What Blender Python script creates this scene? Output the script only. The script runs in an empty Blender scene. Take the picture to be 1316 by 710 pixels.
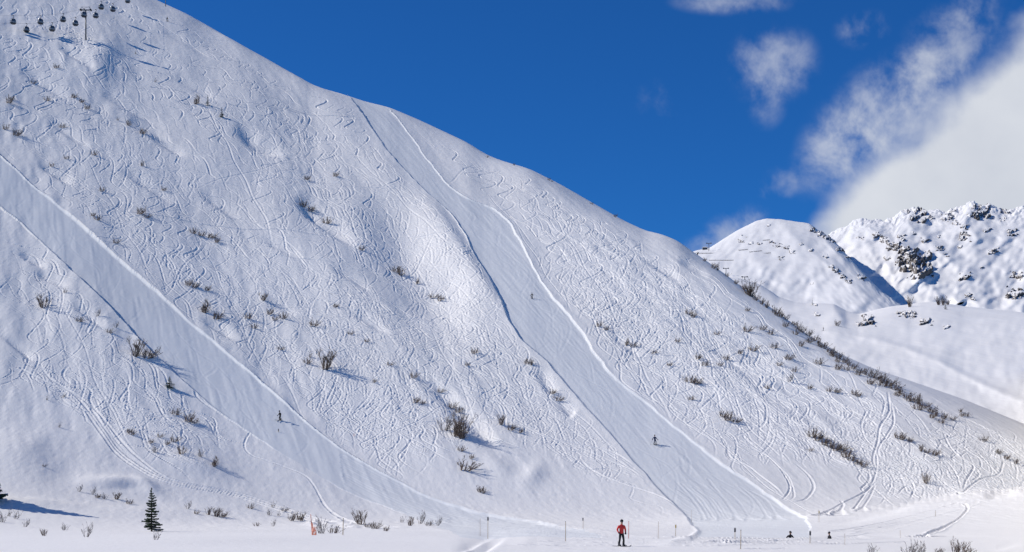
import bpy, bmesh, math, random
import numpy as np
from mathutils import Vector, Matrix
R = math.radians
rng = np.random.default_rng(7)
random.seed(7)
scene = bpy.context.scene
COL = scene.collection
F = 1808.0      # focal length in photo pixels
CU, HV = 658.0, 650.0   # centre column, horizon row
CAMZ = 2.8

# ------------------------------------------------------------------ helpers
def tag(o, label=None, cat=None, group=None, kind=None):
    if label: o['label'] = label
    if cat: o['category'] = cat
    if group: o['group'] = group
    if kind: o['kind'] = kind
    return o

def empty(name, loc, rz=0.0, sc=1.0):
    o = bpy.data.objects.new(name, None); COL.objects.link(o)
    o.location = loc; o.rotation_euler = (0, 0, rz); o.scale = (sc, sc, sc)
    o.empty_display_size = 0.2
    return o

class MB:
    """collects simple shapes into ONE mesh"""
    def __init__(s): s.v = []; s.f = []; s.m = []
    def add(s, vs, fs, mi=0):
        b = len(s.v); s.v += [tuple(p) for p in vs]
        s.f += [tuple(i + b for i in f) for f in fs]; s.m += [mi] * len(fs)
    def tube(s, pts, rads, n=6, mi=0, cap=True):
        pts = [Vector(p) for p in pts]
        rings = []
        for i, p in enumerate(pts):
            d = (pts[min(i+1, len(pts)-1)] - pts[max(i-1, 0)])
            d = d.normalized() if d.length > 1e-9 else Vector((0, 0, 1))
            a = d.cross(Vector((0, 0, 1)) if abs(d.z) < .9 else Vector((1, 0, 0))).normalized()
            b = d.cross(a)
            r = rads[i] if hasattr(rads, '__len__') else rads
            rings.append([p + (a*math.cos(t*2*math.pi/n) + b*math.sin(t*2*math.pi/n))*r for t in range(n)])
        vs = [q for r_ in rings for q in r_]; fs = []
        for i in range(len(pts)-1):
            for t in range(n):
                t2 = (t+1) % n
                fs.append((i*n+t, i*n+t2, (i+1)*n+t2, (i+1)*n+t))
        if cap:
            fs.append(tuple(range(n-1, -1, -1))); k = (len(pts)-1)*n
            fs.append(tuple(k+t for t in range(n)))
        s.add(vs, fs, mi)
    def box(s, c, d, rz=0.0, taper=1.0, mi=0, rx=0.0, ry=0.0):
        M = Matrix.Translation(c) @ Matrix.Rotation(rz, 4, 'Z') @ Matrix.Rotation(ry, 4, 'Y') @ Matrix.Rotation(rx, 4, 'X')
        vs = []
        for z in (-1, 1):
            k = taper if z > 0 else 1
            for x, y in ((-1, -1), (1, -1), (1, 1), (-1, 1)):
                vs.append(M @ Vector((x*d[0]/2*k, y*d[1]/2*k, z*d[2]/2)))
        s.add(vs, [(3,2,1,0),(4,5,6,7),(0,1,5,4),(1,2,6,5),(2,3,7,6),(3,0,4,7)], mi)
    def lathe(s, c, prof, n=12, mi=0, sx=1, sy=1):
        vs = []; fs = []
        for (r, z) in prof:
            for t in range(n):
                a = t*2*math.pi/n
                vs.append((c[0]+r*math.cos(a)*sx, c[1]+r*math.sin(a)*sy, c[2]+z))
        for i in range(len(prof)-1):
            for t in range(n):
                t2 = (t+1) % n
                fs.append((i*n+t, i*n+t2, (i+1)*n+t2, (i+1)*n+t))
        fs.append(tuple(range(n-1, -1, -1))); k = (len(prof)-1)*n
        fs.append(tuple(k+t for t in range(n)))
        s.add(vs, fs, mi)
    def mesh(s, name, mats, smooth=False):
        me = bpy.data.meshes.new(name)
        me.from_pydata(s.v, [], s.f)
        for m in (mats if isinstance(mats, (list, tuple)) else [mats]): me.materials.append(m)
        if any(s.m): me.polygons.foreach_set('material_index', s.m)
        if smooth: me.polygons.foreach_set('use_smooth', [True]*len(s.f))
        me.update(); return me
    def build(s, name, mats, parent=None, smooth=False):
        return link(name, s.mesh(name, mats, smooth), parent)

def link(name, me, parent=None, loc=None):
    o = bpy.data.objects.new(name, me); COL.objects.link(o)
    if parent is not None: o.parent = parent
    if loc is not None: o.location = loc
    return o

def copy_tree(o, parent=None):
    c = o.copy(); COL.objects.link(c); c.parent = parent
    for ch in list(o.children): copy_tree(ch, c)
    return c

# ------------------------------------------------------------------ materials
def mat(name, col, rough=.6, metal=0.0, noise=0.0, nscale=8.0, spec=.3):
    m = bpy.data.materials.new(name); m.use_nodes = True
    nt = m.node_tree; b = nt.nodes['Principled BSDF']
    b.inputs['Roughness'].default_value = rough; b.inputs['Metallic'].default_value = metal
    b.inputs['Specular IOR Level'].default_value = spec
    b.inputs['Base Color'].default_value = (*col, 1)
    if noise:
        tc = nt.nodes.new('ShaderNodeTexCoord'); n = nt.nodes.new('ShaderNodeTexNoise')
        n.inputs['Scale'].default_value = nscale; n.inputs['Detail'].default_value = 4
        nt.links.new(tc.outputs['Object'], n.inputs['Vector'])
        r = nt.nodes.new('ShaderNodeValToRGB')
        r.color_ramp.elements[0].position = .3; r.color_ramp.elements[1].position = .7
        r.color_ramp.elements[0].color = (*[c*(1-noise) for c in col], 1)
        r.color_ramp.elements[1].color = (*[min(1, c*(1+noise)) for c in col], 1)
        nt.links.new(n.outputs['Fac'], r.inputs['Fac']); nt.links.new(r.outputs['Color'], b.inputs['Base Color'])
    return m

def snow_mat(name, col, bump_scale=1.2, bump=.25, streak=False, dist=.35):
    m = bpy.data.materials.new(name); m.use_nodes = True
    nt = m.node_tree; N = nt.nodes; L = nt.links; b = N['Principled BSDF']
    b.inputs['Roughness'].default_value = .75
    b.inputs['Specular IOR Level'].default_value = .15
    tc = N.new('ShaderNodeTexCoord')
    n1 = N.new('ShaderNodeTexNoise'); n1.inputs['Scale'].default_value = .03; n1.inputs['Detail'].default_value = 6
    L.new(tc.outputs['Object'], n1.inputs['Vector'])
    r = N.new('ShaderNodeValToRGB')
    r.color_ramp.elements[0].position = .35; r.color_ramp.elements[1].position = .65
    r.color_ramp.elements[0].color = (*[c*.955 for c in col], 1); r.color_ramp.elements[1].color = (*col, 1)
    L.new(n1.outputs['Fac'], r.inputs['Fac']); L.new(r.outputs['Color'], b.inputs['Base Color'])
    n2 = N.new('ShaderNodeTexNoise'); n2.inputs['Scale'].default_value = bump_scale; n2.inputs['Detail'].default_value = 6
    n2.inputs['Roughness'].default_value = .6
    mp = N.new('ShaderNodeMapping'); mp.vector_type = 'TEXTURE'; mp.inputs['Rotation'].default_value = (0, 0, .34)
    mp.inputs['Scale'].default_value = (1, 9, 9) if streak else (1, 3, 3)
    L.new(tc.outputs['Object'], mp.inputs['Vector']); L.new(mp.outputs['Vector'], n2.inputs['Vector'])
    bp = N.new('ShaderNodeBump'); bp.inputs['Strength'].default_value = bump; bp.inputs['Distance'].default_value = dist
    L.new(n2.outputs['Fac'], bp.inputs['Height']); L.new(bp.outputs['Normal'], b.inputs['Normal'])
    return m

SNOW = (.91, .885, .852)
M_snow = snow_mat('windblown_snow', SNOW, 1.4, .15)
M_piste = snow_mat('groomed_snow', (.815, .82, .815), .55, .025, streak=-.35, dist=.3)
M_far = snow_mat('distant_snow', (.91, .895, .875), .05, .12, dist=6.0)

# ------------------------------------------------------------------ smooth noise maps
def fft_noise(nx, ny, beta, seed, lo=0, ax=1.0, ay=1.0, ang=0.0, hi=1e9):
    g = np.random.default_rng(seed).standard_normal((ny, nx)).astype(np.float32)
    fx = np.fft.fftfreq(nx)[None, :]*nx; fy = np.fft.fftfreq(ny)[:, None]*nx
    c, s = math.cos(ang), math.sin(ang)
    k = np.sqrt(((c*fx+s*fy)*ax)**2 + ((-s*fx+c*fy)*ay)**2)
    k[0, 0] = 1
    a = k**(-beta/2); a[k < lo] = 0; a *= np.exp(-(k/hi)**2); a[0, 0] = 0
    n = np.fft.ifft2(np.fft.fft2(g)*a).real
    return (n/n.std()).astype(np.float32)

def bil(Mp, fx, fy):
    ny, nx = Mp.shape
    fx = np.clip(fx, 0, nx-1.001); fy = np.clip(fy, 0, ny-1.001)
    ix = fx.astype(np.int32); iy = fy.astype(np.int32); tx = fx-ix; ty = fy-iy
    return (Mp[iy, ix]*(1-tx)*(1-ty) + Mp[iy, ix+1]*tx*(1-ty) + Mp[iy+1, ix]*(1-tx)*ty + Mp[iy+1, ix+1]*tx*ty)

def gsm(a, s):
    k = int(3*s); w = np.exp(-.5*(np.arange(-k, k+1)/s)**2); w /= w.sum()
    return np.convolve(np.pad(a, k, mode='edge'), w, mode='valid')

def smoothstep(x): x = np.clip(x, 0, 1); return x*x*(3-2*x)

# ------------------------------------------------------------------ shape of the hill (heights relative to the camera)
FL = -CAMZ
def smax(a, b, k): 
    m = np.maximum(a, b); return m + k*np.log(np.exp((a-m)/k)+np.exp((b-m)/k))
def zbase(X, Y):
    Pl = 13.7 + .58*(Y-225) - .33*(X+37)
    Pr = 10.3 + .57*(Y-225) - .08*(X-22.6)
    P = smax(Pl, Pr, 7.0) - 1.5
    # lower left slope runs out gently
    k = 2.5 + 6.0*smoothstep((-X-20)/50)
    Z = smax(P, FL + 0*X, k) 
    # hump on the right foreground
    Z = Z + 4.6*np.exp(-((X-72)/26)**2 - ((Y-182)/24)**2)
    # hollow the two waiting skiers stand in, with a low lip in front
    Z = Z - 1.35*np.exp(-((X-27)/14)**4 - ((Y-131)/8)**2) + .12*np.exp(-((X-27)/18)**4-((Y-116)/5)**2)
    return Z

U0, U1 = -130.0, 1446.0
du = .9
us = np.arange(U0, U1+.01, du); NU = len(us)
ridge_pts = [(-260,-300),(-100,-150),(0,-92),(100,-45),(170,-15),(205,2),(240,18),(300,52),(350,80),(400,110),(440,121),(470,131),(500,138),(540,155),(600,183),(625,199),(645,207),(680,217),(720,237),(760,260),(800,283),(830,297),(850,301),(872,310),(885,320),(910,337),(930,351),(965,378),(1000,402),(1040,432),(1080,455),(1120,473),(1180,493),(1240,514),(1316,545),(1420,590),(1600,640)]
ridge = np.interp(us, *zip(*ridge_pts)); ridge = gsm(ridge, 7)
NV = 1150; VB = 722.0
s = np.linspace(0, 1, NV); s = .15*s**2.2 + .85*s
V = ridge[None, :] + s[:, None]*(VB-ridge)[None, :]
Ug = np.repeat(us[None, :], NV, 0)
# solve depth along every view direction on a coarse table, then interpolate
def solve_depth(U, V):
    a = (U-CU)/F; b = (HV-V)/F
    lo = np.full(U.shape, 20.0); hi = np.full(U.shape, 20.0); done = np.zeros(U.shape, bool)
    Y = np.full(U.shape, 20.0)
    step = 4.0
    for _ in range(330):
        Y2 = Y + step
        below = zbase(a*Y2, Y2) > b*Y2
        newly = below & ~done
        lo = np.where(newly, Y, lo); hi = np.where(newly, Y2, hi); done |= below
        Y = Y2
    lo = np.where(done, lo, 1300); hi = np.where(done, hi, 1300)
    for _ in range(18):
        m = (lo+hi)/2; below = zbase(a*m, m) > b*m
        hi = np.where(below, m, hi); lo = np.where(below, lo, m)
    return (lo+hi)/2
cs = np.linspace(0, 1, 260); cu = np.linspace(U0, U1, 170)
cr = np.interp(cu, us, ridge)
cV = cr[None, :] + cs[:, None]*(VB-cr)[None, :]; cU = np.repeat(cu[None, :], len(cs), 0)
qc = (1.0/solve_depth(cU, cV)).astype(np.float64)
for ax in (0, 1):                      # soften steps where the near ground hides ground behind it
    qc = np.apply_along_axis(lambda a: gsm(a, 1.2), ax, qc)
q = bil(qc, (Ug-U0)/(U1-U0)*(len(cu)-1), np.repeat(s[:, None], NU, 1)*(len(cs)-1))
dv = V-ridge[None, :]
q = q*(1-.06*np.exp(-np.sqrt(dv/5.0)))
Yd = 1/q; Xd = (Ug-CU)/F*Yd; Zd = (HV-V)/F*Yd

# ------------------------------------------------------------------ pistes: their two edges
def edge(pts, s_=6):
    vv = np.arange(-200, 760.0); v_ = [p[1] for p in pts]; u_ = [p[0] for p in pts]
    # extend both ends along their last direction
    a, b = pts[0], pts[1]; k = (b[0]-a[0])/(b[1]-a[1]); v_ = [a[1]-300]+v_; u_ = [a[0]-300*k]+u_
    e = gsm(np.interp(vv, v_, u_), s_)
    return vv, e, np.gradient(e)
P2R = edge([(497,137),(510,150),(530,175),(545,200),(560,218),(580,240),(605,256),(632,266),(655,285),(670,310),(680,330),(693,355),(710,380),(735,408),(752,432),(765,455),(785,480),(810,502),(840,525),(870,550),(900,575),(940,605),(980,632),(1010,652),(1042,672)], 3)
P2L = edge([(453,130),(470,155),(490,185),(510,210),(540,240),(560,258),(580,275),(598,300),(610,325),(628,355),(645,390),(655,415),(670,438),(690,455),(705,470),(740,510),(775,550),(810,590),(850,635),(875,660),(893,680),(898,692)], 3)
P1R = edge([(0,197),(30,225),(60,252),(100,288),(150,332),(200,375),(260,428),(310,468),(350,502),(400,545),(440,575),(490,605),(540,632),(580,650),(620,662),(680,672),(740,682),(790,691)], 3)
P1L = edge([(0,263),(30,288),(60,318),(100,360),(150,410),(200,462),(240,497),(280,530),(320,555),(360,580),(400,605),(440,628),(500,652),(560,678),(600,692)], 4)
def sdist(E, sign):   # metres, >0 on the right of the edge
    vv, e, g = E
    ue = np.interp(V, vv, e); gg = np.interp(V, vv, g)
    return (Ug-ue)/np.sqrt(1+gg**2)/(F*q)
wob = fft_noise(600, 600, 2.2, 5, lo=4)
ww = bil(wob, (Xd+260)*1.1, (Yd-60)*.85)
d2R = sdist(P2R, 1)+.12*ww; d2L = sdist(P2L, 1)+.10*ww; d1R = sdist(P1R, 1)+.08*ww; d1L = sdist(P1L, 1)+.10*ww
wv = .55+.5*smoothstep((bil(wob, Xd*.3+200, Yd*.9)+.8)/1.6)
end2 = smoothstep((690-V)/14); end1 = smoothstep((690-V)/16)
in2 = (d2L > 0) & (d2R < 0) & (V < 692)
in1 = (d1L > 0) & (d1R < 0) & (V < 691)
bot = smoothstep((VB-V)/20)

# ------------------------------------------------------------------ ski tracks stamped into a height map of the hill, in metres
CX0, CY0, CS = -205.0, 88.0, .15
MX, MY = int(345/CS), int(480/CS)
TR = np.zeros((MY, MX), np.float32); TP = np.zeros((MY, MX), np.float32); CUR = [TR]
def project(X, Y, Z): return CU+F*X/Y, HV-F*Z/Y
def stamp(px, py, depth, w, taper=True):
    """groove of width w with a small thrown-up rim, fading in and out at its ends"""
    k = int(math.ceil(w*1.9/CS)); n = len(px)
    t0 = np.arange(n); dep = np.full(n, depth, np.float32)
    if taper: dep = (depth*np.clip(np.minimum(t0, n-1-t0)/max(3.0, min(28.0, n*.2)), .06, 1)).astype(np.float32)
    ix = np.round((px-CX0)/CS).astype(np.int64); iy = np.round((py-CY0)/CS).astype(np.int64)
    ok = (ix > k+1) & (ix < MX-k-2) & (iy > k+1) & (iy < MY-k-2)
    px, py, ix, iy, dep = px[ok], py[ok], ix[ok], iy[ok], dep[ok]
    if len(ix) == 0: return
    x0, x1, y0, y1 = ix.min()-k, ix.max()+k+1, iy.min()-k, iy.max()+k+1
    D = np.full((y1-y0, x1-x0), 99.0, np.float32); DM = np.zeros_like(D)
    for oy in range(-k, k+1):
        for ox in range(-k, k+1):
            jx = ix+ox; jy = iy+oy
            d = np.hypot(CX0+jx*CS-px, CY0+jy*CS-py).astype(np.float32)
            np.minimum.at(D, (jy-y0, jx-x0), d); DM[jy-y0, jx-x0] = dep
    t = D/w
    prof = np.where(t < .55, -1.0+.25*(t/.55), np.where(t < 1.0, -.75+(t-.55)/.45*1.25, .5*np.exp(-((t-1.0)/.38)**2)))
    prof = np.where(t > 1.9, 0, prof)
    reg = CUR[0][y0:y1, x0:x1]; new = prof*DM
    # cross older tracks: the fresh groove wins inside, rims add
    CUR[0][y0:y1, x0:x1] = np.where(t < .9, np.minimum(reg*.4+new, new*.6+reg*.4), reg+new)

_gx = np.arange(CX0, CX0+347, 2.0); _gy = np.arange(CY0, CY0+482, 2.0)
_ZB = zbase(*np.meshgrid(_gx, _gy)); _DY, _DX = np.gradient(_ZB, 2.0)
def zlook(x, y):
    i = int((x-CX0)/2); j = int((y-CY0)/2)
    i = min(max(i, 0), len(_gx)-1); j = min(max(j, 0), len(_gy)-1)
    return _ZB[j, i]+_DX[j, i]*(x-_gx[i])+_DY[j, i]*(y-_gy[j]), _DX[j, i], _DY[j, i]

def inpoly(u, v, P):
    r = False; n = len(P)
    for i in range(n):
        (x1, y1), (x2, y2) = P[i], P[(i+1) % n]
        if (y1 > v) != (y2 > v) and u < (x2-x1)*(v-y1)/(y2-y1)+x1: r = not r
    return r
QUIET = [  # untouched snow
    [(0,500),(60,505),(150,575),(230,620),(330,640),(330,720),(0,720)],
    [(575,590),(640,565),(700,580),(740,600),(800,640),(880,690),(880,720),(560,720),(480,640)],
    [(960,600),(1100,600),(1100,640),(1020,640)],
    [(885,690),(1050,668),(1190,640),(1316,650),(1400,720),(800,720)],
    [(300,560),(480,640),(470,700),(240,640)],
]
def on_piste(u, v, m=3):
    for (Lf, Rt) in ((P2L, P2R), (P1L, P1R)):
        if v < 692 and np.interp(v, Lf[0], Lf[1])-m < u < np.interp(v, Rt[0], Rt[1])+m: return True
    return False
def blocked0(u, v):
    if v < np.interp(u, us, ridge)+.5 or v > 700 or u < U0 or u > U1: return True
    if on_piste(u, v): return True
    return any(inpoly(u, v, P) for P in QUIET)

_BLK = np.array([[blocked0(u, v) for u in np.arange(U0, U1, 4.0)] for v in np.arange(-160, 720, 4.0)])
def blocked(u, v):
    i = int((u-U0)/4); j = int((v+160)/4)
    return True if not (0 <= i < _BLK.shape[1] and 0 <= j < _BLK.shape[0]) else bool(_BLK[j, i])
def cell(u, v):
    i = int(np.clip(round((u-U0)/du), 0, NU-1)); j = int(np.clip(np.searchsorted(V[:, i], v), 1, NV-1))
    t = min(1.0, max(0.0, (v-V[j-1, i])/(V[j, i]-V[j-1, i]))); y = 1/(q[j-1, i]*(1-t)+q[j, i]*t)
    return (u-CU)/F*y, y

def ride(u, v, length, amp, lam, heading_off=0.0, depth=.22, w=None, check=True, sibs=0):
    """one skier's line down the fall line, linked turns; friends may ski beside him in the same rhythm"""
    x, y = cell(u, v); px = []; py = []; st = .35; sd = 0; lam = lam*.72
    turn_left = random.random()*lam*.5; side = random.choice((-1, 1)); cur = 0.0; tgt = side*amp; wander = random.gauss(0, .12)
    n = 0
    if check is True: heading_off += float(np.interp(u, (0, 480, 900, 1200), (.30, .32, .16, .10)))
    tight = random.uniform(.9, 1.15)
    while sd < length:
        zz, gx, gy = zlook(x, y)
        th = math.atan2(-gy, -gx)+heading_off+wander
        turn_left -= st
        if turn_left <= 0:
            side = -side; turn_left = lam*random.uniform(.7, 1.3)*.5; tgt = side*amp*random.uniform(.75, 1.1)
            amp *= random.uniform(.9, 1.1)
        cur += (tgt-cur)*st/max(1.2, lam*.14)
        h = th+cur
        x += math.cos(h)*st; y += math.sin(h)*st; sd += st; n += 1
        if check and n % 5 == 0:
            u2, v2 = project(x, y, zz)
            if (blocked(u2, v2) if check is True else not on_piste(u2, v2, -2)): break
        px.append(x); py.append(y)
    if len(px) < 10: return
    px = np.array(px); py = np.array(py); yy = py.mean()
    ww_ = w or (.085+.0005*yy)*random.uniform(.8, 1.25)
    if not w:      # on the crest, where wind has widened them
        i_ = int(np.clip(round((u-U0)/du), 0, NU-1)); j_ = int(np.clip(np.searchsorted(V[:, i_], v), 6, NV-7))
        sp_ = abs(Yd[j_+5, i_]-Yd[j_-5, i_])/max(.5, V[j_+5, i_]-V[j_-5, i_]); ww_ = min(1.0, max(ww_, .24*sp_)); depth = depth*max(1, min(1.7, ww_/.25))
    stamp(px, py, depth*1.3, ww_)
    for k in range(sibs):
        dx = random.choice((-1, 1))*random.uniform(1.2, 4.5); ph = random.randint(0, 12)
        m = int(len(px)*random.uniform(.5, 1)); sl_ = slice(ph, m)
        qx = px[sl_]+dx+gsm(np.cumsum(rng.standard_normal(len(px[sl_])))*.03, 5) if len(px[sl_]) > 40 else px[sl_]+dx
        qy = py[sl_]+random.uniform(-2, 2)
        keep = len(qx)
        for n_ in range(0, len(qx), 6):
            zz, _, _ = zlook(qx[n_], qy[n_]); u2, v2 = project(qx[n_], qy[n_], zz)
            if blocked(u2, v2): keep = n_; break
        if keep > 10: stamp(qx[:keep], qy[:keep], depth*random.uniform(.9, 1.4), ww_)
_dens = fft_noise(560, 560, 2.4, 77, lo=9)
def pick(poly):
    us_ = [p[0] for p in poly]; vs_ = [p[1] for p in poly]
    for _ in range(200):
        u = random.uniform(min(us_), max(us_)); v = random.uniform(min(vs_), max(vs_))
        if inpoly(u, v, poly) and not blocked(u, v) and random.random() < .12+.88*smoothstep((bil(_dens, np.array([(u+200)*.32]), np.array([(v+200)*.32]))[0]+.75)/1.5): return u, v
    return None
REG = [  # polygon, number, length, amplitude, turn length, depth
    ([(0,-60),(205,2),(440,118),(560,260),(640,420),(700,480),(560,480),(380,500),(200,370),(0,190)], 250, (20,110), (.45,1.15), (12,30), .13),
    ([(240,290),(560,280),(720,500),(720,570),(480,560),(420,545)], 115, (15,70), (.5,1.2), (9,22), .12),
    ([(0,300),(60,330),(190,470),(270,530),(150,540),(0,490)], 48, (18,60), (.4,1.0), (12,24), .13),
    ([(500,139),(640,204),(850,300),(900,332),(820,420),(720,380),(650,270),(560,210)], 105, (20,110), (.45,1.1), (12,32), .14),
    ([(700,350),(870,310),(960,390),(1100,480),(1180,560),(1000,560),(860,520),(760,430)], 75, (25,90), (.4,1.0), (12,28), .13),
    ([(980,420),(1120,475),(1316,545),(1316,610),(1150,600),(1000,520)], 62, (18,80), (.4,.95), (10,24), .13),
    ([(920,560),(1000,540),(1316,580),(1316,625),(1150,630),(1040,640)], 14, (12,45), (.4,.9), (9,18), .13),
    ([(1110,474),(1180,496),(1316,549),(1380,580),(1316,590),(1200,545)], 34, (10,40), (.4,1.0), (9,18), .13),
    ([(-120,-60),(0,-60),(0,180),(-120,100)], 16, (18,80), (.5,1.1), (12,26), .13),
]
for poly, n, ln, am, lm, dp in REG:
    for _ in range(int(n*1.12)):
        p = pick(poly)
        if not p: continue
        a_ = random.uniform(am[0]*.6, am[0]*1.3) if random.random() < .3 else random.uniform(am[0]*1.3, am[1]*1.05)
        ride(p[0], p[1], random.uniform(*ln), a_, random.uniform(*lm), depth=dp*random.uniform(.4, 1.0), sibs=random.choice((0, 0, 0, 1, 1, 2)))
    for _ in range(int(n*.12)):      # straight runs
        p = pick(poly)
        if p: ride(p[0], p[1], random.uniform(ln[0], ln[1]), .1, 26, heading_off=random.uniform(-.35, .35), depth=dp*.6)
# long traverses cut across the slope
for _ in range(30):
    p = pick(random.choice([REG[0][0], REG[1][0], REG[3][0], REG[4][0]]))
    if p: ride(p[0], p[1], random.uniform(25, 80), .12, 30, heading_off=random.choice((.75, .9, 1.0, -.8, -1.0)), depth=.08)

def line(pts, depth=.22, w=.32, n=400, jit=.0):
    """a track drawn along given points of the slope"""
    P = np.array(pts, float); t = np.arange(len(P)); tt = np.linspace(0, len(P)-1, n)
    uu = gsm(np.interp(tt, t, P[:, 0]), n/len(P)/3.2); vv = gsm(np.interp(tt, t, P[:, 1]), n/len(P)/3.2)
    X, Y = zip(*[cell(a, b) for a, b in zip(uu, vv)])
    X = np.array(X); Y = np.array(Y)
    d = np.r_[0, np.cumsum(np.hypot(np.diff(X), np.diff(Y)))]
    m = max(4, int(d[-1]/.15)); dd = np.linspace(0, d[-1], m)
    X = gsm(np.interp(dd, d, X), 3); Y = gsm(np.interp(dd, d, Y), 3); vd = np.interp(dd, d, vv); ud = np.interp(dd, d, uu)
    ii = np.clip(np.round((ud-U0)/du).astype(int), 0, NU-1)
    jj = np.array([np.clip(np.searchsorted(V[:, a], b), 1, NV-1) for a, b in zip(ii, vd)])
    sp = np.maximum(w, 1.5*np.abs(Yd[jj, ii]-Yd[jj-1, ii]))
    lv = np.round(np.log2(sp/w)*2).astype(int); k0 = 0
    for k in range(1, len(lv)+1):
        if k == len(lv) or lv[k] != lv[k0]:
            stamp(X[k0:k], Y[k0:k], depth*(1+.12*lv[k0]), w*2**(lv[k0]/2), taper=(k0 == 0 and k == len(lv))); k0 = k
LINES = [
    [(322,552),(314,566),(314,576),(322,584),(345,592),(372,602),(395,612),(407,630),(415,648),(428,661),(448,671),(472,681)],
    [(22,470),(55,490),(90,502),(112,525),(128,548),(148,578),(170,596),(200,614),(240,625),(300,634),(350,650),(400,668),(440,677)],
    [(52,470),(60,485),(85,500),(108,515),(130,535),(140,556),(160,582),(188,603),(225,622),(280,630)],
    [(90,470),(78,482),(90,496),(105,495),(120,505),(112,515),(140,548),(165,580),(205,612),(250,628)],
    [(160,480),(168,495),(160,510),(150,518),(172,528),(200,538),(235,552),(280,568),(310,578)],
    [(185,500),(200,515),(207,535),(220,548),(250,560),(290,572)],
    [(235,480),(252,492),(250,508),(262,518),(285,532)],
    [(740,580),(752,598),(775,612),(800,622),(830,632),(858,644),(882,662)],
    [(650,530),(690,555),(740,572),(780,590),(815,606),(826,620)],
    [(660,540),(700,562),(745,570),(790,580),(822,606)],
    [(935,570),(935,590),(962,600),(975,612),(1000,630),(1010,645)],
    [(955,572),(985,585),(1005,605),(1018,628),(1004,648),(995,640)],
    [(1000,600),(1015,615),(1022,640),(1012,648)],
    [(1020,595),(1040,612),(1048,628),(1035,645),(1005,650)],
    [(940,500),(955,540),(965,555),(990,575),(1010,595)],
    [(965,510),(985,520),(985,545),(965,555)],
    [(1115,525),(1105,545),(1112,565),(1125,575),(1128,600),(1122,620),(1095,660)],
    [(1140,500),(1145,530),(1130,548),(1128,570),(1120,590),(1130,612)],
    [(1145,515),(1150,545),(1140,560),(1125,580),(1140,600)],
    [(1210,550),(1220,575),(1235,590),(1255,598),(1240,620),(1238,636)],
    [(1290,590),(1285,610),(1260,615),(1235,638)],
    [(1190,600),(1215,590),(1230,612),(1236,636)],
    [(1200,610),(1215,625),(1235,638)],
    [(1052,666),(1080,650),(1110,635),(1125,620)],
    [(1075,665),(1085,650),(1080,645)],[(1105,660),(1118,640),(1125,622)],
    [(1150,640),(1165,622),(1175,630),(1168,645)],
    [(1180,692),(1210,680),(1232,668),(1245,655),(1240,648)],
]
for l in LINES: line(l, depth=random.uniform(.09, .16), w=random.uniform(.19, .27))
for off in (3, -3): line([(a+off, b-off*.6) for a, b in LINES[1][3:]], .14, .3)
# ski marks on the pistes and over the run-out
CUR[0] = TP
for _ in range(110):
    if random.random() < .55: v0 = random.uniform(130, 640); u0_ = random.uniform(np.interp(v0, P2L[0], P2L[1])+2, np.interp(v0, P2R[0], P2R[1])-2)
    else: v0 = random.uniform(200, 640); u0_ = random.uniform(np.interp(v0, P1L[0], P1L[1])+2, np.interp(v0, P1R[0], P1R[1])-2)
    if u0_ < U0+20: continue
    ride(u0_, v0, random.uniform(20, 110), random.uniform(.15, .75), random.uniform(14, 40), depth=random.uniform(.004, .016), w=random.uniform(.2, .4), check='piste')
for k in range(13):
    o_ = 4+k*3.2; line([(430+o_*.2, 575+o_), (500, 615+o_*.9), (560, 643+o_*.75), (640, 666+o_*.5), (720, 680+o_*.3), (800+k*6, 690+o_*.12)], random.uniform(.02, .06), random.uniform(.25, .5))
for k in range(10):
    a_ = random.uniform(640, 900); b_ = random.uniform(694, 708); line([(a_, b_), (a_+80, b_-random.uniform(-2, 3)), (a_+190, b_+random.uniform(-3, 3)), (a_+300, b_-random.uniform(0, 5))], random.uniform(.03, .06), .35)
for k in range(8):
    a_ = random.uniform(1050, 1120); b_ = random.uniform(676, 702); line([(a_, b_), (a_+50, b_-8), (a_+110, b_-22), (a_+170, b_-38)], random.uniform(.03, .07), .35)
for k in range(14):
    a_ = random.uniform(905, 1010); line([(a_-40, 610+random.uniform(0, 20)), (a_-18, 640), (a_-6, 658), (a_, 670)], random.uniform(.02, .04), .3)
CUR[0] = TR

# ------------------------------------------------------------------ relief: rolls, gullies, mounds, banks
relief = np.zeros_like(q)
mpx = 1/(F*q)                         # metres per pixel at each point
rough = fft_noise(900, 900, 3.3, 11, lo=5, ax=.6, ay=2.2, ang=.36, hi=48)
fine = fft_noise(1400, 1400, 1.8, 12, lo=40, ax=.6, ay=2.4, ang=.36)
relief += .42*bil(rough, (Xd+300)*1.45, (Yd-60)*1.35)*smoothstep((Yd-140)/90)*(.45+.55*smoothstep((Zd+2.5)/25))
mid = fft_noise(1200, 1200, 2.2, 19, lo=60, ax=.55, ay=2.2, ang=.36, hi=220)
hup = smoothstep((Zd+2.5)/22)
relief += .056*hup*bil(mid, (Xd+300)*2.0, (Yd-60)*1.9)*smoothstep((Yd-135)/60)*(1-np.exp(-dv/30))*(.35+.65*smoothstep((bil(rough, (Xd+200)*.9, (Yd+10)*.9)+.9)/1.8))
relief += .016*bil(fine, (Xd+300)*2.4, (Yd-60)*2.1)*smoothstep((Yd-120)/60)
_cs = slice(None)
def window(u0, u1, v0, v1):
    i0 = int(np.clip((u0-U0)/du, 0, NU-2)); i1 = int(np.clip((u1-U0)/du+2, i0+1, NU))
    vv = V[:, i0:i1]; lo = vv.min(1); hi = vv.max(1); r = np.nonzero((hi >= v0) & (lo <= v1))[0]
    if len(r) == 0: return None
    return (slice(r[0], r[-1]+1), slice(i0, i1))
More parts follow.
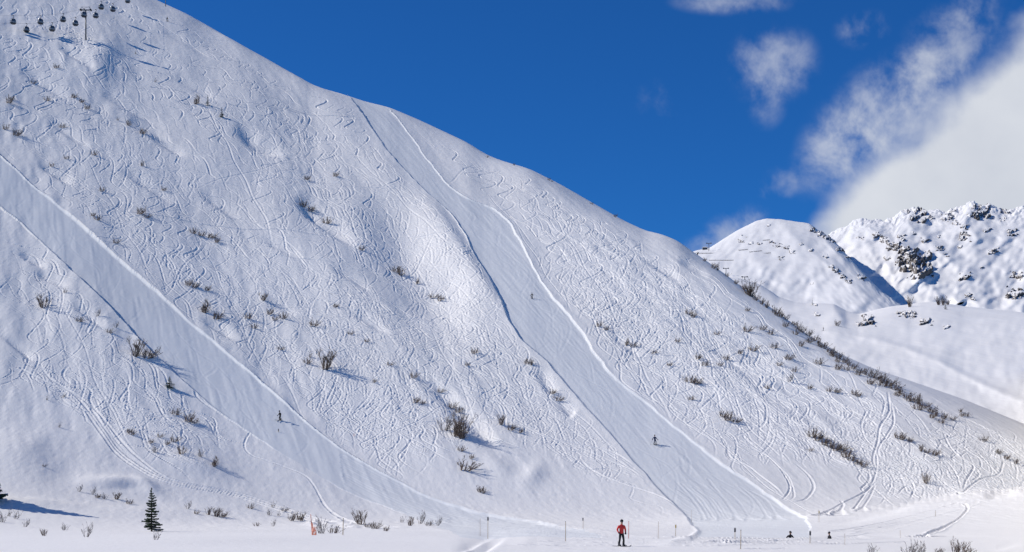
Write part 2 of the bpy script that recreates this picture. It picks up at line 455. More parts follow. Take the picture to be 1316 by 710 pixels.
def gauss(u, v, su, sv, h, ang=0.0, p=2):
    m = 3.2*max(su, sv); W = window(u-m, u+m, v-m, v+m)
    if W is None: return
    c, s_ = math.cos(ang), math.sin(ang); a = (Ug[W]-u)*c+(V[W]-v)*s_; b = -(Ug[W]-u)*s_+(V[W]-v)*c
    relief[W] += h*np.exp(-np.abs(a/su)**p-np.abs(b/sv)**p)
def gully(pts, depth, wl, wr):
    P = np.array(pts, float); m = 3.2*max(wl, wr)
    W = window(P[:, 0].min()-m, P[:, 0].max()+m, P[:, 1].min()-m, P[:, 1].max()+m)
    if W is None: return
    U_, V_ = Ug[W], V[W]; best = np.full(U_.shape, 1e6); sg = np.zeros(U_.shape); al = np.zeros(U_.shape); n = len(P)-1
    for i in range(n):
        a, b = P[i], P[i+1]; d = b-a; L2 = (d**2).sum()
        t = np.clip(((U_-a[0])*d[0]+(V_-a[1])*d[1])/L2, 0, 1)
        ex = U_-(a[0]+t*d[0]); ey = V_-(a[1]+t*d[1]); D = np.hypot(ex, ey)
        k = D < best; best = np.where(k, D, best); sg = np.where(k, np.sign(d[1]*ex-d[0]*ey), sg); al = np.where(k, (i+t)/n, al)
    f = np.where(sg < 0, np.exp(-(best/wl)**2), np.exp(-(best/wr)**2))*smoothstep(np.minimum(al, 1-al)*2.6)
    relief[W] -= depth*f
def ridgeline(pts, h, wl, wr): gully(pts, -h, wl, wr)
gully([(376,250),(400,272),(430,292),(462,315)], 1.5, 7, 14)
gully([(684,474),(698,487),(708,502),(711,508)], .5, 5, 9); gully([(708,506),(722,518),(733,531),(738,536)], .42, 5, 9)
gully([(520,465),(560,496),(590,525),(625,560),(650,580)], 1.1, 9, 9)
gully([(470,235),(520,310),(570,370),(640,440)], 2.6, 48, 42)
ridgeline([(520,225),(575,300),(620,370),(650,420)], 1.5, 30, 14)
gully([(300,160),(330,185),(370,200)], 1.2, 8, 9)
gauss(130, 82, 18, 24, 1.0, .4); gauss(160, 92, 14, 8, .5, .6)
gauss(105, 75, 40, 30, 1.2)
for (a, b, L, dp) in [(45,205,60,1.4),(190,172,60,1.3),(125,118,110,1.2),(160,150,70,1.1),(70,60,70,1.3),(20,85,90,1.2),(215,95,80,1.0),(60,150,70,1.0),(150,215,90,1.1),(250,240,80,.9),(330,300,70,.8),(20,320,50,1.0),(40,345,60,.9),(90,395,60,.8),(0,430,60,1.0),(420,340,70,.8),(450,400,60,.8),(340,380,50,.7),(255,408,60,1.0),(830,330,60,1.1),(870,330,50,.9),(780,430,60,.7),(900,440,80,.7),(240,20,60,.8),(200,35,90,.8)]:
    an = R(random.uniform(24, 36)); gully([(a, b), (a+L*.5*math.cos(an), b+L*.5*math.sin(an)), (a+L*math.cos(an), b+L*math.sin(an)+2)], dp*.55, 4, 7)
# lower left: shaded roll, wind-lipped mound, foreground drifts
gauss(20, 585, 60, 30, .9, .15)
gully([(40,565),(75,600),(120,612)], .35, 22, 26)
gauss(148, 621, 36, 8, .62, .05); gauss(190, 626, 18, 7, .5, .5)
gauss(160, 628, 22, 4, -.2)
gauss(50, 648, 60, 6, .5, .1); gauss(180, 660, 90, 10, .3)
gauss(235, 575, 60, 25, .6, .4); gauss(250, 600, 40, 10, .5, .2)
gauss(685, 610, 16, 12, .5, -.7); gauss(640, 600, 26, 10, .4, .5)
ridgeline([(0,704),(120,701),(260,697),(440,690),(540,688),(610,694)], .16, 3.5, 10)
gully([(592,726),(610,712),(630,700),(655,686)], .42, 5, 16); ridgeline([(580,726),(599,711),(620,699),(648,685)], .26, 10, 4); ridgeline([(650,700),(690,693),(730,697)], .12, 6, 20)
gully([(1052,672),(1100,666),(1150,655),(1195,640)], .35, 5, 5)
gully([(1262,640),(1285,634),(1312,632)], .45, 6, 6)
gully([(1195,712),(1240,704),(1280,705),(1320,698)], .16, 2.5, 4)
ridgeline([(825,698),(860,698),(886,693),(897,684),(888,672)], .16, 3.5, 3)
ridgeline([(440,612),(500,640),(560,664),(592,674)], .35, 9, 10)

# tracks off the pistes, soft machine and ski marks on them
trk = bil(TR, (Xd-CX0)/CS, (Yd-CY0)/CS)
soft = np.where(in1 | in2, 0.0, 1.0)
trk2 = bil(TP, (Xd-CX0)/CS, (Yd-CY0)/CS)
trk2 = np.where((in1 | in2) | (V > 640), trk2, 0)
cord = bil(fine, (Xd*.94+Yd*.33+400)*2.2, (Yd*.94-Xd*.33)*.35+20)
disp = relief*(1-.55*(in1 | in2)*smoothstep((684-V)/30)) + trk*soft + trk2 + .02*cord*(in1 | in2)
def bank(d, inside, drop, berm, wid=1.4, w=.35):
    """d>0 outside the piste: a cut wall, then a crest falling back to the slope"""
    return np.where(d < 0, -drop*np.exp(-np.maximum(-d-0, 0)/14.0), -drop + (drop+berm)*smoothstep(d/w))*0 + \
        (-drop*(1-smoothstep(d/w)) + berm*smoothstep(d/w)*np.exp(-np.maximum(d-w, 0)/wid))
def inside_drop(dL, dR, drop): return -drop*smoothstep(-dR/.4)*smoothstep(dL/.4)
fade1L = smoothstep((560-V)/60)
m2 = (d2L > -12) & (d2R < 12); m1 = (d1L > -12) & (d1R < 12)
disp += end2*(-(.10+.08*smoothstep((470-V)/120))*smoothstep(-d2R/.3)*smoothstep(d2L/.4) + np.where(d2R > -.2, .20*wv*(.72+.5*smoothstep((470-V)/120))*smoothstep((690-V)/60+.35)*smoothstep((d2R+.2)/.2)*np.exp(-np.maximum(d2R, 0)/1.3), 0)
              + np.where(d2L < .5, .19*wv*smoothstep((.5-d2L)/.5)*np.exp(-np.maximum(-d2L, 0)/1.6), 0)*smoothstep((690-V)/30))
disp += end1*(-.15*smoothstep(-d1R/.3)*smoothstep(d1L/.35)*np.where(d1L > 6, 1, np.maximum(fade1L, smoothstep(d1L/8))) + np.where(d1R > -.18, .25*wv*smoothstep((d1R+.18)/.18)*np.exp(-np.maximum(d1R, 0)/.8), 0)
              + fade1L*np.where(d1L < .5, .17*wv*smoothstep((.5-d1L)/.5)*np.exp(-np.maximum(-d1L, 0)/1.4), 0))
disp *= (1-np.exp(-dv/2.0))
Zf = Zd+disp

# rows in front of the picture (towards and under the camera) and rows over the back of the ridge
fv = VB + np.geomspace(3, 9000, 46)
Yf = (-FL)*F/(fv-HV); 
base0 = Zf[-1]; yb = Yd[-1]
rowsX, rowsY, rowsZ = [], [], []
for k, yf in enumerate(Yf):
    yy = np.minimum(yf*yb/((-FL)*F/(VB-HV)), yb-.02*(k+1))
    t = smoothstep((k+1)/12)
    zz = base0*(1-t)*1.0+FL*t
    rowsX.append((us-CU)/F*yy); rowsY.append(yy); rowsZ.append(zz)
Xb, Yb_, Zb = [], [], []
los = (HV-ridge)/F
for k in range(34, 0, -1):
    dY = 1.5*(k**1.75)
    z0 = Zf[0]+los*dY-np.where(dY < 80, .0045*dY**2, .0045*6400+(dY-80)*.72)
    y = Yd[0]+dY
    Xb.append((us-CU)/F*y); Yb_.append(y); Zb.append(np.maximum(z0, -40))
NB = len(Xb)
GX = np.vstack(Xb+[Xd]+rowsX); GY = np.vstack(Yb_+[Yd]+rowsY); GZ = np.vstack(Zb+[Zf]+rowsZ)
GV = HV-F*GZ/GY
NR = GX.shape[0]

def grid_objects(GX, GY, GZ, specs):
    """specs: list of (name, face mask, material). One sheet, cut along the piste edges, common normals."""
    P = np.dstack([GX, GY, GZ+CAMZ]).astype(np.float64)
    nr, nc = GX.shape
    du_ = np.gradient(P, axis=1); dv_ = np.gradient(P, axis=0)
    nrm = np.cross(dv_, du_); nrm /= np.linalg.norm(nrm, axis=2, keepdims=True)
    nrm *= np.sign(nrm[..., 2:3]+1e-12)
    idx = np.arange(nr*nc).reshape(nr, nc)
    quads = np.stack([idx[1:, :-1], idx[1:, 1:], idx[:-1, 1:], idx[:-1, :-1]], -1).reshape(-1, 4)
    P = P.reshape(-1, 3); nrm = nrm.reshape(-1, 3); out = []
    for name, mask, m in specs:
        fq = quads[mask.reshape(-1)]
        used, inv = np.unique(fq, return_inverse=True); inv = inv.reshape(-1)
        me = bpy.data.meshes.new(name)
        me.vertices.add(len(used)); me.vertices.foreach_set('co', P[used].reshape(-1).astype(np.float32))
        me.loops.add(len(inv)); me.loops.foreach_set('vertex_index', inv.astype(np.int32))
        me.polygons.add(len(fq)); me.polygons.foreach_set('loop_start', np.arange(0, len(inv), 4, dtype=np.int32))
        me.polygons.foreach_set('loop_total', np.full(len(fq), 4, np.int32))
        me.polygons.foreach_set('use_smooth', np.ones(len(fq), bool))
        me.materials.append(m); me.update(calc_edges=True); me.validate()
        me.normals_split_custom_set_from_vertices(nrm[used].astype(np.float32))
        out.append(tag(link(name, me), kind='structure'))
    return out
pad = lambda a: np.vstack([np.zeros((NB, NU), bool), a, np.zeros((len(rowsX), NU), bool)])
fm = lambda a: a[:-1, :-1] & a[1:, 1:]
f1 = fm(pad(in1)); f2 = fm(pad(in2)) & ~fm(pad(in1))
grid_objects(GX, GY, GZ, [('snow_hillside', ~(f1 | f2), M_snow), ('groomed_piste', f1, M_piste), ('groomed_piste', f2, M_piste)])

def at(u, v):
    """the point of the hill seen at this direction (nearest surface)"""
    i = int(np.clip(round((u-U0)/du), 0, NU-1)); col = GV[NB:, i]
    j = len(col)-1
    while j > 0 and col[j] > v: j -= 1
    j = NB+j
    return Vector((GX[j, i], GY[j, i], GZ[j, i]+CAMZ))

# ------------------------------------------------------------------ far mountains
class Sheet:
    def __init__(s, ridge, vbot, Ytop, Ybot, seed, amp, ribs=(), u0=820, u1=1560, pw=1.0, du=1.0, nv=220, rr=.12, rag=0.0, rdg=0.0):
        s.us = np.arange(u0, u1, du); s.u0 = u0; s.du = du; s.r = gsm(np.interp(s.us, *zip(*ridge)), 1.6)
        jag_ = fft_noise(512, 512, 2.5, seed+5, lo=14)
        t = np.linspace(0, 1, nv); t = t**1.15
        V = s.r[None, :]+t[:, None]*(vbot-s.r)[None, :]; U = np.repeat(s.us[None, :], nv, 0)
        T = (V-s.r.min())/(vbot-s.r.min())
        q = (1/Ytop)*(1-T**pw)+(1/Ybot)*T**pw
        dvp = V-s.r[None, :]
        n1 = fft_noise(512, 512, 2.9, seed, lo=3, ax=1.0, ay=1.0); n2 = fft_noise(512, 512, 2.1, seed+1, lo=14)
        rel = amp*(bil(n1, (U-u0)*.55, V*.75)+.16*bil(n2, (U-u0)*.6, V*.8))
        if rdg:
            n3 = fft_noise(512, 512, 2.6, seed+9, lo=7, ax=.7, ay=1.5, ang=.75); rel = rel+rdg*(.6-np.abs(bil(n3, (U-u0)*.6, V*.8)))
        for pts, h, wl, wr in ribs:
            P = np.array(pts, float); best = np.full(U.shape, 1e6); sg = np.zeros(U.shape); al = np.zeros(U.shape); n = len(P)-1
            for i in range(n):
                a, b = P[i], P[i+1]; d = b-a; t_ = np.clip(((U-a[0])*d[0]+(V-a[1])*d[1])/(d**2).sum(), 0, 1)
                ex = U-(a[0]+t_*d[0]); ey = V-(a[1]+t_*d[1]); D = np.hypot(ex, ey); m = D < best
                best = np.where(m, D, best); sg = np.where(m, np.sign(d[1]*ex-d[0]*ey), sg); al = np.where(m, (i+t_)/n, al)
            sd_ = best*sg
            rel += h*np.where(sd_ < 0, np.exp(-np.abs(sd_)/wl), np.exp(-np.abs(sd_)/wr))*np.clip(np.minimum(al+.12, 1.12-al)*5, 0, 1)
        for ax_ in (0, 1): rel = np.apply_along_axis(lambda a: gsm(a, 2.2), ax_, rel)
        q = q*(1-rr*np.exp(-np.sqrt(dvp/6.0)))*(1+rel*(1-np.exp(-dvp/4)))
        Y = 1/q; s.X = (U-CU)/F*Y; s.Y = Y; s.V = V-rag*bil(jag_, (U-u0)*.68, dvp*1.1+60)*np.clip((U-1000)/160, .2, 1)*np.exp(-dvp/9); s.Z = (HV-s.V)/F*Y; s.r = s.V[0]
        los = (HV-s.r)/F; bx, by, bz = [], [], []
        for k in range(12, 0, -1):
            dY = Ytop*.004*k**1.7; z = s.Z[0]+los*dY-.0006*dY**2*(1000/Ytop)-.25*dY; y = s.Y[0]+dY
            bx.append((s.us-CU)/F*y); by.append(y); bz.append(z)
        s.GX = np.vstack(bx+[s.X]); s.GY = np.vstack(by+[s.Y]); s.GZ = np.vstack(bz+[s.Z])
    def build(s, name, m):
        n = s.GX.shape
        return grid_objects(s.GX, s.GY, s.GZ, [(name, np.ones((n[0]-1, n[1]-1), bool), m)])[0]
    def at(s, u, v):
        i = int(np.clip(round((u-s.u0)/s.du), 0, len(s.us)-1)); j = int(np.clip(np.searchsorted(s.V[:, i], v), 0, s.V.shape[0]-1))
        return Vector((s.X[j, i], s.Y[j, i], s.Z[j, i]+CAMZ))
S1 = Sheet([(820,330),(1000,325),(1040,318),(1066,300),(1082,292),(1098,285),(1118,281),(1150,282),(1156,273),(1170,268),(1185,270),(1200,268),(1218,271),(1235,267),(1247,258),(1262,262),(1275,266),(1295,270),(1316,266),(1400,275),(1560,300)],
    470, 2700, 1250, 31, .006, [([(1098,285),(1125,298),(1160,315),(1182,345),(1192,358)], .05, 38, 10), ([(1160,283),(1190,305),(1215,330),(1235,345)], .035, 22, 9), ([(1247,258),(1240,290),(1262,310)], .03, 22, 14), ([(1240,345),(1250,352),(1262,362)], .02, 14, 10), ([(1070,302),(1085,330),(1110,350)], -.02, 20, 20), ([(1310,345),(1320,360)], .02, 14, 10)], rag=1.9, rdg=.0085)
S1.build('mountain', M_far)
S2 = Sheet([(820,335),(870,332),(895,322),(912,319),(930,307),(950,295),(972,284),(985,281),(1003,282),(1022,285),(1040,287),(1052,296),(1068,306),(1082,320),(1098,338),(1115,357),(1135,376),(1165,398),(1200,420),(1560,560)],
    470, 1900, 1000, 41, .0036, [([(1003,282),(1022,305),(1050,330),(1078,350),(1098,368),(1125,388)], .030, 45, 17), ([(1040,287),(1062,310),(1085,335)], .02, 10, 8), ([(975,284),(960,310),(985,345),(1010,370)], .012, 40, 30), ([(985,362),(1010,378),(1040,384)], -.015, 14, 14), ([(895,340),(950,336)], .01, 12, 14)], rag=.6, rdg=.0030, rr=.05)
S2.build('mountain', M_far)
S3 = Sheet([(820,345),(900,352),(950,358),(977,366),(990,374),(1001,382),(1020,388),(1035,390),(1055,390),(1072,391),(1088,400),(1104,404),(1126,398),(1145,394),(1163,392),(1182,389),(1205,388),(1240,394),(1270,397),(1316,402),(1400,412),(1560,430)],
    640, 900, 330, 51, .0026, [([(1057,424),(1090,428),(1125,435),(1165,447),(1205,463),(1245,484),(1290,505),(1330,520)], .016, 5, 1.5), ([(1000,405),(1040,396),(1072,394),(1080,408)], .02, 22, 10), ([(1126,400),(1180,396),(1230,402)], .012, 20, 20), ([(1079,400),(1085,412),(1060,424)], .012, 18, 4), ([(1100,412),(1140,410),(1170,414)], .008, 10, 8)], pw=1.0)
S3.build('snow_valley', M_far)

# ------------------------------------------------------------------ rocks
def rock_material():
    m = bpy.data.materials.new('rock_with_snow'); m.use_nodes = True
    nt = m.node_tree; N = nt.nodes; L = nt.links; b = N['Principled BSDF']; b.inputs['Roughness'].default_value = .9
    b.inputs['Specular IOR Level'].default_value = .1
    tc = N.new('ShaderNodeTexCoord'); n = N.new('ShaderNodeTexNoise'); n.inputs['Scale'].default_value = .12; n.inputs['Detail'].default_value = 8
    L.new(tc.outputs['Object'], n.inputs['Vector'])
    r = N.new('ShaderNodeValToRGB'); r.color_ramp.elements[0].position = .3; r.color_ramp.elements[1].position = .72
    r.color_ramp.elements[0].color = (.055, .05, .05, 1); r.color_ramp.elements[1].color = (.22, .195, .175, 1)
    L.new(n.outputs['Fac'], r.inputs['Fac'])
    g = N.new('ShaderNodeNewGeometry'); sx = N.new('ShaderNodeSeparateXYZ'); L.new(g.outputs['Normal'], sx.inputs[0])
    ad = N.new('ShaderNodeMath'); ad.operation = 'MULTIPLY_ADD'; L.new(n.outputs['Fac'], ad.inputs[0]); ad.inputs[1].default_value = .7; L.new(sx.outputs['Z'], ad.inputs[2])
    ms = N.new('ShaderNodeMapRange'); ms.inputs['From Min'].default_value = .98; ms.inputs['From Max'].default_value = 1.1; L.new(ad.outputs[0], ms.inputs['Value'])
    mx = N.new('ShaderNodeMix'); mx.data_type = 'RGBA'; L.new(ms.outputs[0], mx.inputs['Factor']); L.new(r.outputs['Color'], mx.inputs[6]); mx.inputs[7].default_value = (*SNOW, 1)
    L.new(mx.outputs[2], b.inputs['Base Color'])
    return m
M_rock = rock_material()
def sheet_pt(S, u, v):
    fi = np.clip((u-S.u0)/S.du, 0, len(S.us)-1.001); i = int(fi); t = fi-i; q_ = 0
    for ii, w_ in ((i, 1-t), (i+1, t)):
        c = S.V[:, ii]; vv = max(v, c[0]); j = int(np.clip(np.searchsorted(c, vv), 1, len(c)-1)); a = min(1.0, (vv-c[j-1])/(c[j]-c[j-1]))
        q_ += w_*((1-a)/S.Y[j-1, ii]+a/S.Y[j, ii])
    y = 1/q_; vv = max(v, S.r[i]); return Vector(((u-CU)/F*y, y, (HV-vv)/F*y+CAMZ))
from mathutils import noise as mn
def rock(S, u, v, wpx, n, label, group=None):
    """one outcrop: a jagged sheet that follows the slope and breaks out of the snow where it is high"""
    v = max(v, float(np.interp(u, S.us, S.r))+.22*wpx)
    m = int(np.clip(wpx*1.5, 9, 46)); wpx *= .88; hw = wpx*.62; hh = wpx*(.50 if n == 7 else .38)
    o0 = Vector((u*.37, v*.91, wpx)); p0 = sheet_pt(S, u, v); k = p0.y/F
    vs = []; fs = []; big = .055 if n == 7 else .10
    fr = {1: .9, 3: 1.7, 7: 2.3}[n]
    for a in range(m+1):
        for b in range(m+1):
            x = -1+2*a/m; y = -1+2*b/m
            xs = x+random.uniform(-.4, .4)/m; ys = y+random.uniform(-.4, .4)/m
            sx = xs*.8-ys*.55; sy = xs*.55+ys*.85          # strata dip to the right
            qv = Vector((sx*fr*.75, sy*fr*1.25, 0))+o0
            f = mn.noise(qv)+.55*mn.noise(qv*2.3)+.35*mn.noise(qv*5.1)
            e = 1-max(abs(x), abs(y))**2-.35*(x*x+y*y)
            d = (.42*e+.75*f-(.16 if n == 1 else .24 if n == 3 else .20))
            d = max(-.35, min(.5, d*1.5)); d = d+.05*mn.noise(qv*7) if d > 0 else d
            p = sheet_pt(S, u+xs*hw, v+ys*hh)
            if min(a, b) == 0 or max(a, b) == m: d = -.4
            out = Vector((-.10, -.62, .62))*d*wpx*k*.42
            vs.append(p+out-p0)
    for a in range(m):
        for b in range(m):
            i0 = a*(m+1)+b; fs.append((i0, i0+m+1, i0+m+2, i0+1))
    B = MB(); B.add(vs, fs); o = B.build('rock_outcrop', M_rock); o.location = p0; tag(o, label, 'rock', group)
    return o
RK = 'dark rock outcrops on the far mountains'
rock(S1, 1178, 341, 44, 7, 'largest cluster of dark broken rock on the rib of the right mountain', RK)
rock(S1, 1168, 330, 34, 7, 'dark rock band just above the largest rock cluster on the right mountain', RK)
rock(S1, 1192, 352, 16, 3, 'dark rock at the lowest right corner of the largest rock cluster', RK)
rock(S1, 1262, 272, 27, 7, 'dark crag under the highest summit of the right mountain', RK)
rock(S1, 1243, 355, 22, 3, 'pair of dark boulders on the snowy knoll below the right mountain', RK)
rock(S1, 1303, 377, 26, 3, 'flat dark rock at the right picture edge above the valley', RK)
rock(S1, 1275, 324, 18, 3, 'lone dark rock on open snow in the right bowl', RK)
rock(S1, 1306, 355, 20, 3, 'snow-capped rock at the right picture edge above the flat dark rock', RK)
rock(S1, 1180, 277, 25, 7, 'rock band on the left shoulder just under the right summit ridge', RK)
for (u, v, w, n) in [(1105,306,10,1),(1128,303,14,3),(1137,309,14,3),(1145,316,14,3),(1158,306,14,3),(1140,332,10,1),(1150,318,18,3),(1196,280,12,3),(1165,271,8,1),(1210,282,10,1),(1218,280,18,3),(1228,287,12,3),(1240,292,12,3),(1246,276,12,1),(1240,305,20,3),(1270,296,12,1),(1300,300,18,3),(1292,272,14,3),(1175,300,8,1),(1190,310,14,3),(1208,320,14,3),(1216,328,8,1),(1225,272,10,1),(1288,283,10,1),(1250,384,8,1),(1245,380,12,3),(1262,345,9,1),(1205,305,8,1),(1232,318,9,1)]:
    rock(S1, u, v, w, n, 'small dark rock poking through the snow on the rugged right mountain', RK)
for (u, v, w, n) in [(952,310,9,3),(958,304,10,1),(965,313,7,1),(976,313,8,3),(992,311,10,3),(999,315,12,3),(1010,318,9,3),(1018,324,9,1),(1004,332,10,3),(1047,291,14,3),(1056,298,14,3),(1064,304,12,3),(1070,309,9,1),(1080,315,12,3),(1090,325,9,1),(1030,315,8,1),(1040,322,9,1),(1068,344,10,3),(1075,349,12,3),(1082,355,12,3),(1090,362,10,3),(1107,357,14,3),(988,290,5,1),(1060,330,9,1),(1043,365,5,1)]:
    rock(S2, u, v, w, n, 'small dark rock showing through the snow of the smooth left peak', RK)
for (u, v, w, n, l) in [(1050,404,9,1,'dark slanted rock on the near side of the small valley ledge'),(1102,416,10,1,'dark rock beside the mound left of the bare far trees'),(1116,412,26,3,'low snow-dusted rock band along the near valley mound'),(1160,404,16,3,'rock directly below the single bare far tree'),(1172,405,16,3,'rock right of the one under the single bare far tree'),(1190,413,18,3,'slanted rock low on the near valley mound'),(1217,421,10,1,'small flat rock low in the open valley snow'),(1046,391,8,1,'tiny rock on the rim of the small valley ledge')]:
    rock(S3, u, v, w, n, l, RK)

# ------------------------------------------------------------------ shrubs
M_bark = mat('shrub_bark', (.165, .122, .095), .9, noise=.35, nscale=3)
M_bark2 = mat('pale_shrub_bark', (.24, .215, .20), .9, noise=.35, nscale=3)
def shrub_mesh(seed, stems, lean, spreadx, fork, rad, m):
    rd = random.Random(seed); b = MB()
    for k in range(stems):
        a = rd.uniform(0, 6.28); out = abs(rd.gauss(0, .34))*spreadx
        base = Vector((math.cos(a)*.10*spreadx, math.sin(a)*.10*spreadx, -.12))
        L = rd.uniform(.5, 1.05)
        d = Vector((math.cos(a)*out+lean, math.sin(a)*out, 1)).normalized()
        pts = [base]; p = base.copy(); seg = 5
        for i in range(seg):
            d = (d+Vector((rd.gauss(0, .13), rd.gauss(0, .13), .05))).normalized(); p = p+d*L/seg*1.12; pts.append(p.copy())
        b.tube(pts, [rad*(1-.75*i/seg) for i in range(seg+1)], 4, cap=False)
        for _ in range(fork):
            i = rd.randint(1, seg-1); q0 = pts[i]+(pts[i+1]-pts[i])*rd.random()
            dd = (d+Vector((rd.gauss(0, .55), rd.gauss(0, .55), rd.uniform(-.05, .45)))).normalized(); l2 = L*rd.uniform(.14, .4)
            m1 = q0+dd*l2*.5+Vector((rd.gauss(0, .02), rd.gauss(0, .02), .02)); q1 = q0+dd*l2+Vector((0, 0, .05))
            b.tube([q0, m1, q1], [rad*.5, rad*.38, rad*.18], 3, cap=False)
            for _ in range(2):
                d3 = (dd+Vector((rd.gauss(0, .6), rd.gauss(0, .6), .2))).normalized()
                b.tube([m1, m1+d3*l2*.5], [rad*.3, rad*.14], 3, cap=False)
    return b.mesh('shrub', m)
SH = {'fan': [shrub_mesh(i, 15, .12, 1.0, 7, .020, M_bark) for i in range(4)],
      'low': [shrub_mesh(20+i, 17, .25, 2.2, 6, .026, M_bark) for i in range(4)],
      'pale': [shrub_mesh(40+i, 8, .1, .9, 6, .018, M_bark2) for i in range(3)],
      'tall': [shrub_mesh(60+i, 26, .02, .5, 5, .014, M_bark) for i in range(2)]}
def shrub(u, v, h, kind, label, group, A=at):
    p = A(u, v); o = link('shrub', random.choice(SH[kind]), None, p)
    k = h*p.y/F; o.scale = (k*random.uniform(.95, 1.4), k, k*random.uniform(.72, 1.0)); o.rotation_euler = (random.uniform(-.1, .1), random.uniform(-.08, .12), random.uniform(-.5, .5))
    tag(o, label, 'shrub', group); return o
G_MID = 'bare shrubs on the tracked slope between the pistes'; L_MID = 'small leafless shrub half buried in the tracked slope between the two pistes'
G_UP = 'bare shrubs on the upper left slope'; L_UP = 'small leafless shrub on the tracked slope above the left piste'
G_LOW = 'bare shrubs below the left piste'; L_LOW = 'small leafless shrub on the snow below the left piste'
G_FORE = 'bare shrubs along the foreground snow'; L_FORE = 'thin bare shrub sticking out of the smooth foreground snow at left'
G_RIGHT = 'bare shrubs on the slope right of the long piste'; L_RIGHT = 'small leafless shrub on the slope right of the long winding piste'
G_RIDGE = 'bare shrubs along the right spur'; L_RIDGE = 'dark bare shrub in the row along the right-hand spur'
for (u, v, h, k) in [(72,88,6,'low'),(252,134,12,'fan'),(10,133,8,'low'),(14,128,7,'low'),(7,167,8,'low'),(19,175,10,'low'),(111,140,7,'low'),(93,126,7,'low'),(165,162,7,'fan'),(181,172,9,'low'),(182,214,7,'fan'),(199,106,7,'pale'),(42,108,6,'low'),(60,130,6,'low'),(104,132,6,'low'),(152,155,6,'pale'),(130,246,7,'low'),(179,275,10,'low'),(188,280,7,'low'),(125,283,7,'low'),(118,278,6,'low'),(148,313,7,'low'),(210,245,6,'low'),(248,300,9,'low'),(258,304,8,'low'),(270,306,9,'low'),(278,312,7,'low'),(241,367,9,'low'),(249,370,8,'low'),(265,374,7,'low'),(80,165,6,'low'),(120,200,6,'low'),(85,205,6,'low'),(66,215,5,'low')]:
    shrub(u, v, h, k, L_UP, G_UP)
for (u, v, h, k) in [(393,231,7,'low'),(430,227,7,'low'),(388,266,10,'low'),(398,272,9,'low'),(419,287,9,'low'),(277,410,11,'low'),(345,404,8,'low'),(363,410,9,'low'),(402,419,9,'low'),(318,410,8,'low'),(326,422,7,'low'),(352,412,7,'low'),(514,354,13,'fan'),(508,350,9,'low'),(536,366,8,'fan'),(556,384,9,'low'),(565,387,10,'low'),(464,322,7,'low'),(609,454,8,'low'),(676,468,9,'low'),(683,470,7,'fan'),(531,486,9,'low'),(565,505,8,'low'),(533,518,8,'low'),(542,520,6,'low'),(580,525,11,'low'),(588,530,10,'low'),(717,515,9,'low'),(710,506,7,'low'),(398,460,10,'pale'),(395,468,8,'low'),(570,553,26,'pale'),(643,546,14,'fan'),(656,553,11,'low'),(668,556,7,'low'),(616,632,8,'low'),(620,634,7,'low'),(605,590,7,'low'),(592,580,9,'low'),(480,492,6,'low'),(450,430,6,'low'),(430,395,6,'low'),(470,440,6,'low'),(500,470,7,'low'),(360,450,6,'low'),(600,470,6,'low')]:
    shrub(u, v, h, k, L_MID, G_MID)
for (u, v, h, k) in [(83,377,9,'pale'),(101,414,7,'low'),(125,407,10,'pale'),(148,421,9,'pale'),(140,428,7,'low'),(225,534,9,'low'),(250,544,8,'low'),(169,559,8,'low'),(164,556,6,'low'),(223,568,10,'low'),(215,572,7,'low'),(233,584,12,'fan'),(199,582,11,'pale'),(193,570,7,'low'),(205,562,7,'low'),(258,588,14,'pale'),(80,512,8,'pale'),(60,515,6,'pale'),(76,550,7,'pale')]:
    shrub(u, v, h, k, L_LOW, G_LOW)
for (u, v, h, k) in [(101,632,9,'pale'),(118,636,11,'pale'),(125,640,7,'low'),(135,642,11,'pale'),(149,642,12,'fan'),(165,648,8,'low'),(3,672,15,'pale'),(20,668,12,'pale'),(11,664,11,'pale'),(32,678,13,'pale'),(56,689,12,'fan'),(83,682,12,'pale'),(110,691,17,'pale'),(200,694,13,'pale'),(241,654,11,'pale'),(252,661,7,'low'),(268,662,11,'fan'),(277,664,14,'fan'),(285,665,10,'low'),(322,654,7,'low'),(346,663,12,'pale'),(351,653,10,'pale'),(365,657,7,'low'),(358,664,8,'pale'),(351,677,9,'pale'),(329,677,6,'low'),(56,600,5,'low')]:
    shrub(u, v, h, k, L_FORE, G_FORE)
L_F2 = 'bare shrub at the edge of the lower left run-out'; G_F2 = 'bare shrubs at the run-out of the left piste'
for (u, v, h, k) in [(375,670,14,'fan'),(387,670,11,'fan'),(381,668,9,'low'),(428,686,11,'low'),(480,680,12,'low'),(472,678,9,'low'),(495,683,7,'low'),(516,672,9,'pale'),(527,676,13,'fan'),(540,674,17,'pale'),(550,676,8,'low'),(562,676,12,'pale')]:
    shrub(u, v, h, k, L_F2, G_F2)
shrub(55, 396, 19, 'fan', 'dark fan-shaped bare shrub beside the left piste near the left picture edge', G_LOW)
shrub(174, 457, 26, 'fan', 'large dark bare shrub just below the left piste', G_LOW)
shrub(188, 460, 17, 'low', 'low spreading shrub touching the large dark shrub below the left piste', G_LOW)
shrub(241, 542, 13, 'low', 'wide low shrub under the small dwarf spruce left of the piste', G_LOW)
shrub(275, 600, 15, 'fan', 'bushy bare shrub standing alone right of the ski tracks at lower left', G_LOW)
shrub(262, 402, 17, 'fan', 'dark bushy bare shrub just above the right edge of the left piste', G_MID)
shrub(338, 386, 13, 'fan', 'dark rounded shrub upslope of the left piste near its middle', G_MID)
shrub(417, 474, 28, 'fan', 'fine round bare shrub right of the left piste, with snowy twigs', G_MID)
shrub(594, 563, 34, 'tall', 'tallest clump of upright bare stems in the hollow between the pistes', G_MID)
shrub(585, 560, 24, 'fan', 'bare shrub at the left foot of the tallest clump of upright stems', G_MID)
